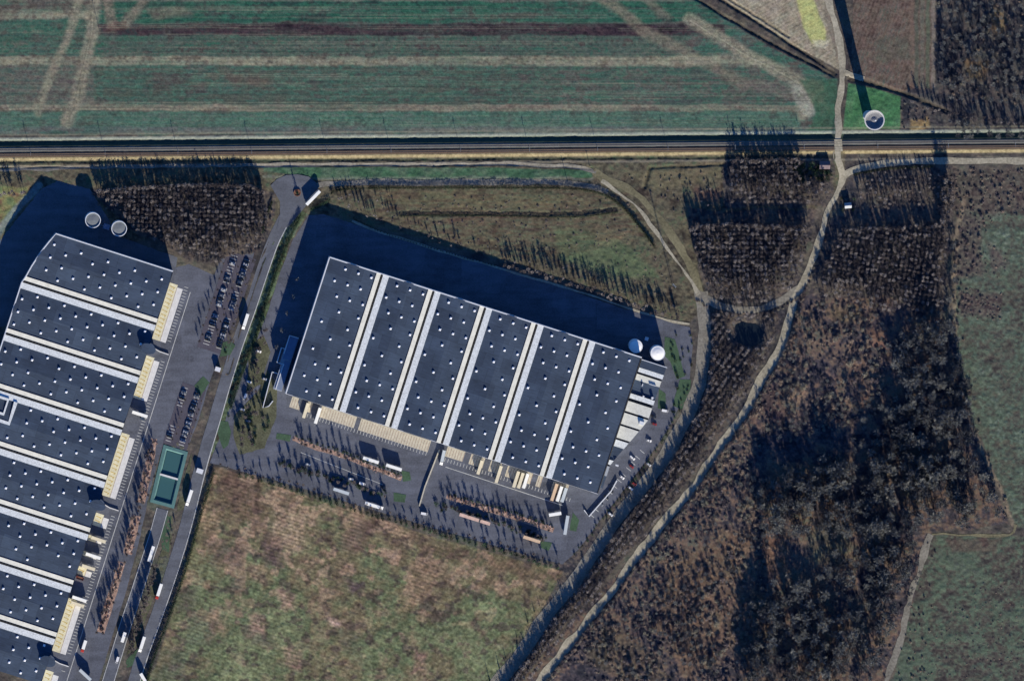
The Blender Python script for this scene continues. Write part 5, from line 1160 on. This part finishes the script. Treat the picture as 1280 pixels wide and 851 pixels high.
for a in [
    (306.8, 402, 20.5, S17, 'trailer_w', 'white articulated lorry northernmost on the service road beside the staff car park', 'white'),
    (236.6, 622, 20.8, S17, 'trailer_w', 'white articulated lorry on the service road beside the teal basin', 'white'),
    (198.8, 739, 20.4, S17, 'trailer_w', 'white articulated lorry on the service road, midway down the south field hedge', 'red'),
    (177.6, 805, 20.4, S17, 'trailer_w', 'white articulated lorry on the service road near the small lawn at the bottom edge', 'white'),
    (189, 691.8, 20, S17, 'trailer_w', 'white box trailer parked on the truck lane above the row of slim trees', None),
    (154.5, 796, 13, S17, 'trailer_w', 'short white box trailer on the truck lane near its lower junction', None),
    (104.8, 807.5, 16, S17, 'trailer_w', 'white lorry with red cab waiting in the west dock yard', 'red'),
    (106.5, 843, 19, heading(.73, .68), 'trailer_g', 'pale grey trailer standing askew at the bottom of the west dock yard', None),
    (179.8, 848, 16, heading(.5, .85), 'trailer_w', 'white lorry turning at the bottom junction beside the lawn', 'white'),
    (463.6, 575, 20.4, E17, 'trailer_w', 'white box trailer parked along the first bed, western of two in line', None),
    (492.4, 584, 20.4, E17, 'trailer_w', 'white box trailer parked along the first bed, eastern of two in line', None),
    (426.5, 613.8, 20.4, E17, 'trailer_g', 'pale grey trailer in the second row nearest the field fence, western one', None),
    (467.8, 631.9, 24, E17, 'trailer_w', 'long white lorry in the second row beside the field fence, eastern one', 'white'),
    (664.7, 673.8, 22, E17, 'trailer_t', 'tan trailer parked behind the orange hedge near the fence corner', None),
    (693.9, 642.4, 15.5, heading(.985, -.16), 'trailer_w', 'short white trailer parked crosswise below the south-east docks', None),
    (708, 656, 24, heading(-.16, .985), 'trailer_g', 'long pale grey trailer parked upright beside the small lawn', None),
    (600, 584, 18, S17, 'trailer_c', 'cream trailer backed to the first busy dock east of the lane divider', None),
    (623.4, 592.6, 22, S17, 'trailer_c', 'cream trailer backed to the south dock beside a wide dark gap', None),
    (645.2, 599, 21, S17, 'trailer_c', 'cream trailer backed to the south dock, first of three side by side', None),
    (651, 600.4, 20, S17, 'trailer_c', 'cream trailer backed to the south dock, middle of three side by side', None),
    (657.2, 601, 19, S17, 'trailer_w', 'white trailer backed to the south dock, last of three side by side', None),
    (693, 615, 22, S17, 'trailer_t', 'tan trailer backed to the dock nearest the south-east corner', None),
    (699.4, 617, 19.5, S17, 'trailer_w', 'white trailer docked next to the tan one by the south-east corner', None),
    (705.2, 618.5, 18.5, S17, 'trailer_g', 'pale grey trailer docked last before the south-east corner', None),
    (382.3, 513, 19.5, S17, 'trailer_c', 'cream trailer docked alone near the south-west corner of the six-bay warehouse', None),
    (397.3, 519.5, 20.5, S17, 'trailer_w', 'white trailer docked beside the long beige apron of the six-bay warehouse', None),
    (174.8, 517.6, 20, E17, 'trailer_w', 'white trailer docked at the west warehouse above the cabin', None),
    (123, 674, 19, E17, 'trailer_c', 'cream trailer docked at the west warehouse level with the short bed', None),
    (116.5, 694.6, 19.5, E17, 'trailer_w', 'white trailer docked at the west warehouse, between two cream ones', None),
    (110.6, 709, 17, E17, 'trailer_c', 'cream trailer docked at the west warehouse beside the rusty skip', None),
    (99.2, 748.3, 18.5, E17, 'trailer_w', 'white trailer docked at the head of the southern concrete apron', None),
    (97, 755, 17, E17, 'trailer_c', 'cream trailer docked just south of the white one on the southern apron', None),
    (391.5, 247.5, 24, heading(.7, -.71), 'trailer_w', 'gleaming white box trailer parked askew at the turning area', None),
    (553.4, 572, 19, heading(-.22, .97), 'trailer_g', 'grey lorry pulling away from the south dock beside the lane divider', 'white'),
]:
    u, v, L, rz, mat, lab, cab = a; trailer(u, v, L * P, rz, mat, lab, cab, z=.3 if u < 250 or (u > 380 and v < 260) or u < 310 and v < 410 else .05)
# long low shelter and lane divider
x, y = W(594.3, 649, 3); t = thing('bike_shelter', 'long pinkish roofed shelter in the row behind the orange hedge', 'shelter', (x, y, 0), E17)
mb = MB(); mb.box(-13.5, 3.0, -1.3, 1.3, 2.6, 2.85); part('roof', mb, ['pink'], t); mb = MB(); mb.box(4.2, 12.5, -1.3, 1.3, 2.4, 2.65); part('roof', mb, ['pink'], t)
for xx in (-13, -8, -3, 2.6, 4.6, 8.5, 12.1):
    mb = MB(); mb.bar((xx, -1.1, -.1), (xx, -1.1, 2.5), .07); mb.bar((xx, 1.1, -.1), (xx, 1.1, 2.5), .07); part('post', mb, ['galv'], t)
mb = MB(); mb.box(-13.4, 12.4, 1.15, 1.22, .3, 2.3); part('back_panel', mb, ['glass'], t)
mb = MB(); mb.wallpath([W(549, 562), W(540, 585), W(531, 608), W(524, 632)], 1.0, -.1, 1.6); tag(mb.build('lane_divider', 'concrete3'), 'long concrete wall dividing the south yard in two', 'wall')
def hut(u, v, w, d, h, rz, label, roofm):
    t = thing('hut', label, 'hut', (*W(u, v, h), hs(u, v)), rz)
    mb = MB(); mb.box(-w / 2, w / 2, -d / 2, d / 2, -.3, h); part('wall', mb, ['brick'], t)
    mb = MB(); a, b = w / 2 + .3, d / 2 + .3; mb.add([(-a, -b, h), (a, -b, h), (a, b, h), (-a, b, h), (-a, 0, h + 1.5), (a, 0, h + 1.5)], [[0, 1, 5, 4], [2, 3, 4, 5], [0, 4, 3], [1, 2, 5], [0, 3, 2, 1]]); r = part('roof', mb, [roofm], t)
    mb = MB(); mb.box(-.45, .45, -d / 2 - .05, -d / 2, 0, 2.0); part('door', mb, ['dark'], t)
    mb = MB(); mb.box(w / 2 - .9, w / 2 - .4, -.25, .25, h + .8, h + 2.3); mb.build('chimney', ['brick'], r)
hut(1031, 206.5, 8, 6, 2.8, 0, 'small mauve-roofed hut among evergreens west of the pale track', 'tile')
hut(1060, 257, 5, 4, 2.5, .1, 'tiny pale-roofed hut boxed in by evergreens east of the pale track', 'wall')
cabin(272, 461, 4, 3.2, 3, ROT, 'small gatehouse cabin between the staff car parks and the service road', 'cap')
cabin(249.5, 588, 5, 3.4, 3, E17, 'pale gatehouse at the narrowing of the service road', 'cap')
x, y = W(100, 722); t = thing('skip', 'rusty red open skip beside the west warehouse dock', 'skip', (x, y, 0), E17)
mb = MB(); mb.add([(-2.4, -1, .1), (2.4, -1, .1), (2.4, 1, .1), (-2.4, 1, .1), (-3, -1.2, 1.7), (3, -1.2, 1.7), (3, 1.2, 1.7), (-3, 1.2, 1.7)], [[0, 1, 5, 4], [1, 2, 6, 5], [2, 3, 7, 6], [3, 0, 4, 7], [3, 2, 1, 0]]); part('tub', mb, ['red'], t); mb = MB(); mb.box(-2.5, 2.5, -1.02, 1.02, 1.1, 1.2); part('load', mb, ['brick'], t)
# cars
def car_parts(paint):
    mb = MB(); prof = [(-2.1, .3), (2.15, .3), (2.15, .75), (1.9, .86), (.9, .98), (-1.9, 1.0), (-2.12, .8)]
    n = len(prof); vs = [(x, -.88, z) for x, z in prof] + [(x, .88, z) for x, z in prof]
    mb.add(vs, [[i, (i + 1) % n, n + (i + 1) % n, n + i] for i in range(n)] + [list(range(n))[::-1], list(range(n, 2 * n))])
    return mb
def car(u, v, rz, paint, label, grp=None, van=False):
    t = thing('parked_van' if van else 'parked_car', label, 'van' if van else 'car', (*W(u, v), .0), rz, grp)
    if van:
        mb = MB(); mb.box(-2.6, 1.5, -.98, .98, .35, 2.3); mb.box(1.5, 2.6, -.95, .95, .35, 1.3); part('body', mb, [paint], t)
        mb = MB(); mb.add([(1.52, -.9, 2.2), (1.52, .9, 2.2), (2.2, .9, 1.32), (2.2, -.9, 1.32)], [[0, 1, 2, 3]]); part('windscreen', mb, ['glass'], t); wheels(t, [(x, y) for x in (-1.7, 1.7) for y in (-.85, .85)], .36, .22); return t
    part('body', car_parts(paint), [paint], t)
    mb = MB(); mb.add([(-1.8, -.8, .98), (.95, -.8, .96), (.3, -.62, 1.42), (-1.3, -.62, 1.42), (-1.8, .8, .98), (.95, .8, .96), (.3, .62, 1.42), (-1.3, .62, 1.42)], [[0, 1, 2, 3], [5, 4, 7, 6], [1, 5, 6, 2], [4, 0, 3, 7]]); part('windows', mb, ['glass'], t)
    mb = MB(); mb.box(-1.32, .32, -.63, .63, 1.42, 1.46); part('roof', mb, [paint], t); wheels(t, [(x, y) for x in (-1.35, 1.35) for y in (-.78, .78)], .32, .2); return t
AE = heading(.62, .5)
for u, v, rz, pt, lab in [
    (323.3, 439, E17, 'car_white', 'white car on the verge west of the round trees, northernmost'), (321.5, 434.5, E17, 'car_black', 'black car next to the white one west of the round trees'), (317.6, 453.6, E17, 'car_black', 'black car parked alone below the white car on the verge'), (330.8, 473.5, E17, 'car_silver', 'silver car by the screen wall west of the entrance wing'),
    (311, 477, E17, 'car_white', 'white car on the verge level with the entrance wing screen'), (302.6, 511.4, E17, 'car_silver', 'silver car in deep tree shade on the yard grass'), (310, 526, E17, 'car_grey', 'grey car in deep shade at the south end of the yard grass'),
    (790.6, 572.2, AE, 'car_white', 'white car in the angled stalls against the office block corner'), (789, 582.6, AE, 'car_red', 'red car in the angled stalls below the white one'), (777.4, 596.2, AE, 'car_white', 'white car in the angled stalls beside the green lean-to'), (763.7, 612.7, AE, 'car_black', 'black car in the middle of the angled stalls'), (757.6, 621.1, AE, 'car_black', 'black car in the angled stalls near the white wall'), (751, 630, AE, 'car_grey', 'grey car last in the angled stalls near the white wall'),
    (792.4, 604.2, AE, 'car_red', 'dark red car under the evergreens opposite the angled stalls'), (788.2, 609.8, AE, 'car_white', 'white car under the evergreens opposite the angled stalls'), (810.8, 580.2, AE, 'car_silver', 'silver car under the evergreens beside the diagonal track'), (763.1, 642.5, AE, 'car_white', 'white car under the evergreens at the south end'),
    (811, 550.4, E17, 'car_white', 'white car north of the angled stalls facing the office block'), (817.6, 529.7, E17, 'car_red', 'maroon car facing the office block, southern of a close pair'), (816.7, 520.3, E17, 'car_black', 'black car facing the office block, northern of a close pair'),
    (438.7, 598.4, E17, 'car_white', 'white car in the second yard row between evergreens'), (385, 580, E17, 'car_silver', 'silver car at the west end of the second yard row'), (479, 609, E17, 'car_black', 'black car at the east end of the second yard row'),]:
    car(u, v, rz, pt, lab)
protos = {}
for o_, L_, cols, nm in ((CP1, 118, ((3, 11), (20, 27)), 'long staff car park'), (CP2, 68, ((3, 10), (20, 27)), 'shorter staff car park')):
    for p0, p1 in cols:
        q = 3.9
        while q < L_:
            ok = not (L_ > 100 and (36 < q < 46 or 68 < q < 78)) and not (L_ < 100 and p0 < 9 and 26 < q < 54)
            if ok and rng.random() < .62:
                pt = rng.choice(['car_black', 'car_black', 'car_grey', 'car_blue', 'car_black', 'car_grey', 'car_silver']); cn = pt[4:]
                u, v = loc(o_, (p0 + p1) / 2 + rng.uniform(-.4, .4), q); lab = cn + ' car parked in a marked bay of the ' + nm; grp = cn + ' cars in the ' + nm; rz = E17 + rng.choice((0, math.pi)) + rng.uniform(-.04, .04)
                if pt in protos: dup(protos[pt], (*W(u, v), .03), rz, lab, grp)
                else: protos[pt] = car(u, v, rz, pt, lab, grp)
            q += 3.85
for u, v, rz, lab in [(530, 641.5, heading(.98, .2), 'white van at the tip of the lane divider'), (306.5, 495.4, S17, 'white van under the trees on the yard grass'), (831, 513, heading(.98, .2), 'white van on the path by the office garden'), (146.6, 824, S17, 'white van at the lower junction of the truck lane'), (452.8, 604, E17, 'white van in the second yard row facing the docks')]:
    car(u, v, rz, 'car_white', lab, None, True)
# stall lines of the office car park
st = MB()
for i in range(12):
    f = i / 11; u, v = 737 + (800 - 737) * f, 642 + (562 - 642) * f; pline((u, v), (u + 5.5, v + 4.5), .8, .06, st)
tag(st.build('road_marking', 'line'), kind='structure')

# ------------------------------------------------------------------ light, sky, camera
wd = bpy.data.worlds.new('World'); bpy.context.scene.world = wd; wd.use_nodes = True
nt = wd.node_tree; bg = nt.nodes['Background']; sk = nt.nodes.new('ShaderNodeTexSky'); sk.sky_type = 'NISHITA'; sk.sun_disc = False
sk.sun_elevation = SUN_EL; sk.sun_rotation = math.atan2(-SUN_DX, -SUN_DY); sk.ozone_density = 10.0; sk.air_density = 0.8; sk.dust_density = 0.0
nt.links.new(sk.outputs['Color'], bg.inputs['Color']); bg.inputs['Strength'].default_value = 0.072
sd = bpy.data.lights.new('sun', 'SUN'); sd.energy = 4.0; sd.angle = math.radians(.5); sd.color = (1.0, .9, .74)
so = bpy.data.objects.new('sun', sd); C.objects.link(so)
d = Vector((SUN_DX * math.cos(SUN_EL), SUN_DY * math.cos(SUN_EL), -math.sin(SUN_EL))); so.rotation_euler = d.to_track_quat('-Z', 'Y').to_euler(); so.location = (0, 0, 300)
cd = bpy.data.cameras.new('camera'); cam = bpy.data.objects.new('camera', cd); C.objects.link(cam); cam.location = (CAMX, CAMY, HC)
WID = 1280 * S; cd.sensor_width = 36; cd.lens = 36 * HC / WID; cd.shift_x = -CAMX / WID; cd.shift_y = -CAMY / WID
cd.clip_start = 100; cd.clip_end = 20000
sc_ = bpy.context.scene; sc_.camera = cam
sc_.view_settings.view_transform = 'Standard'; sc_.view_settings.look = 'None'; sc_.view_settings.exposure = EXPOSURE; sc_.view_settings.gamma = 1
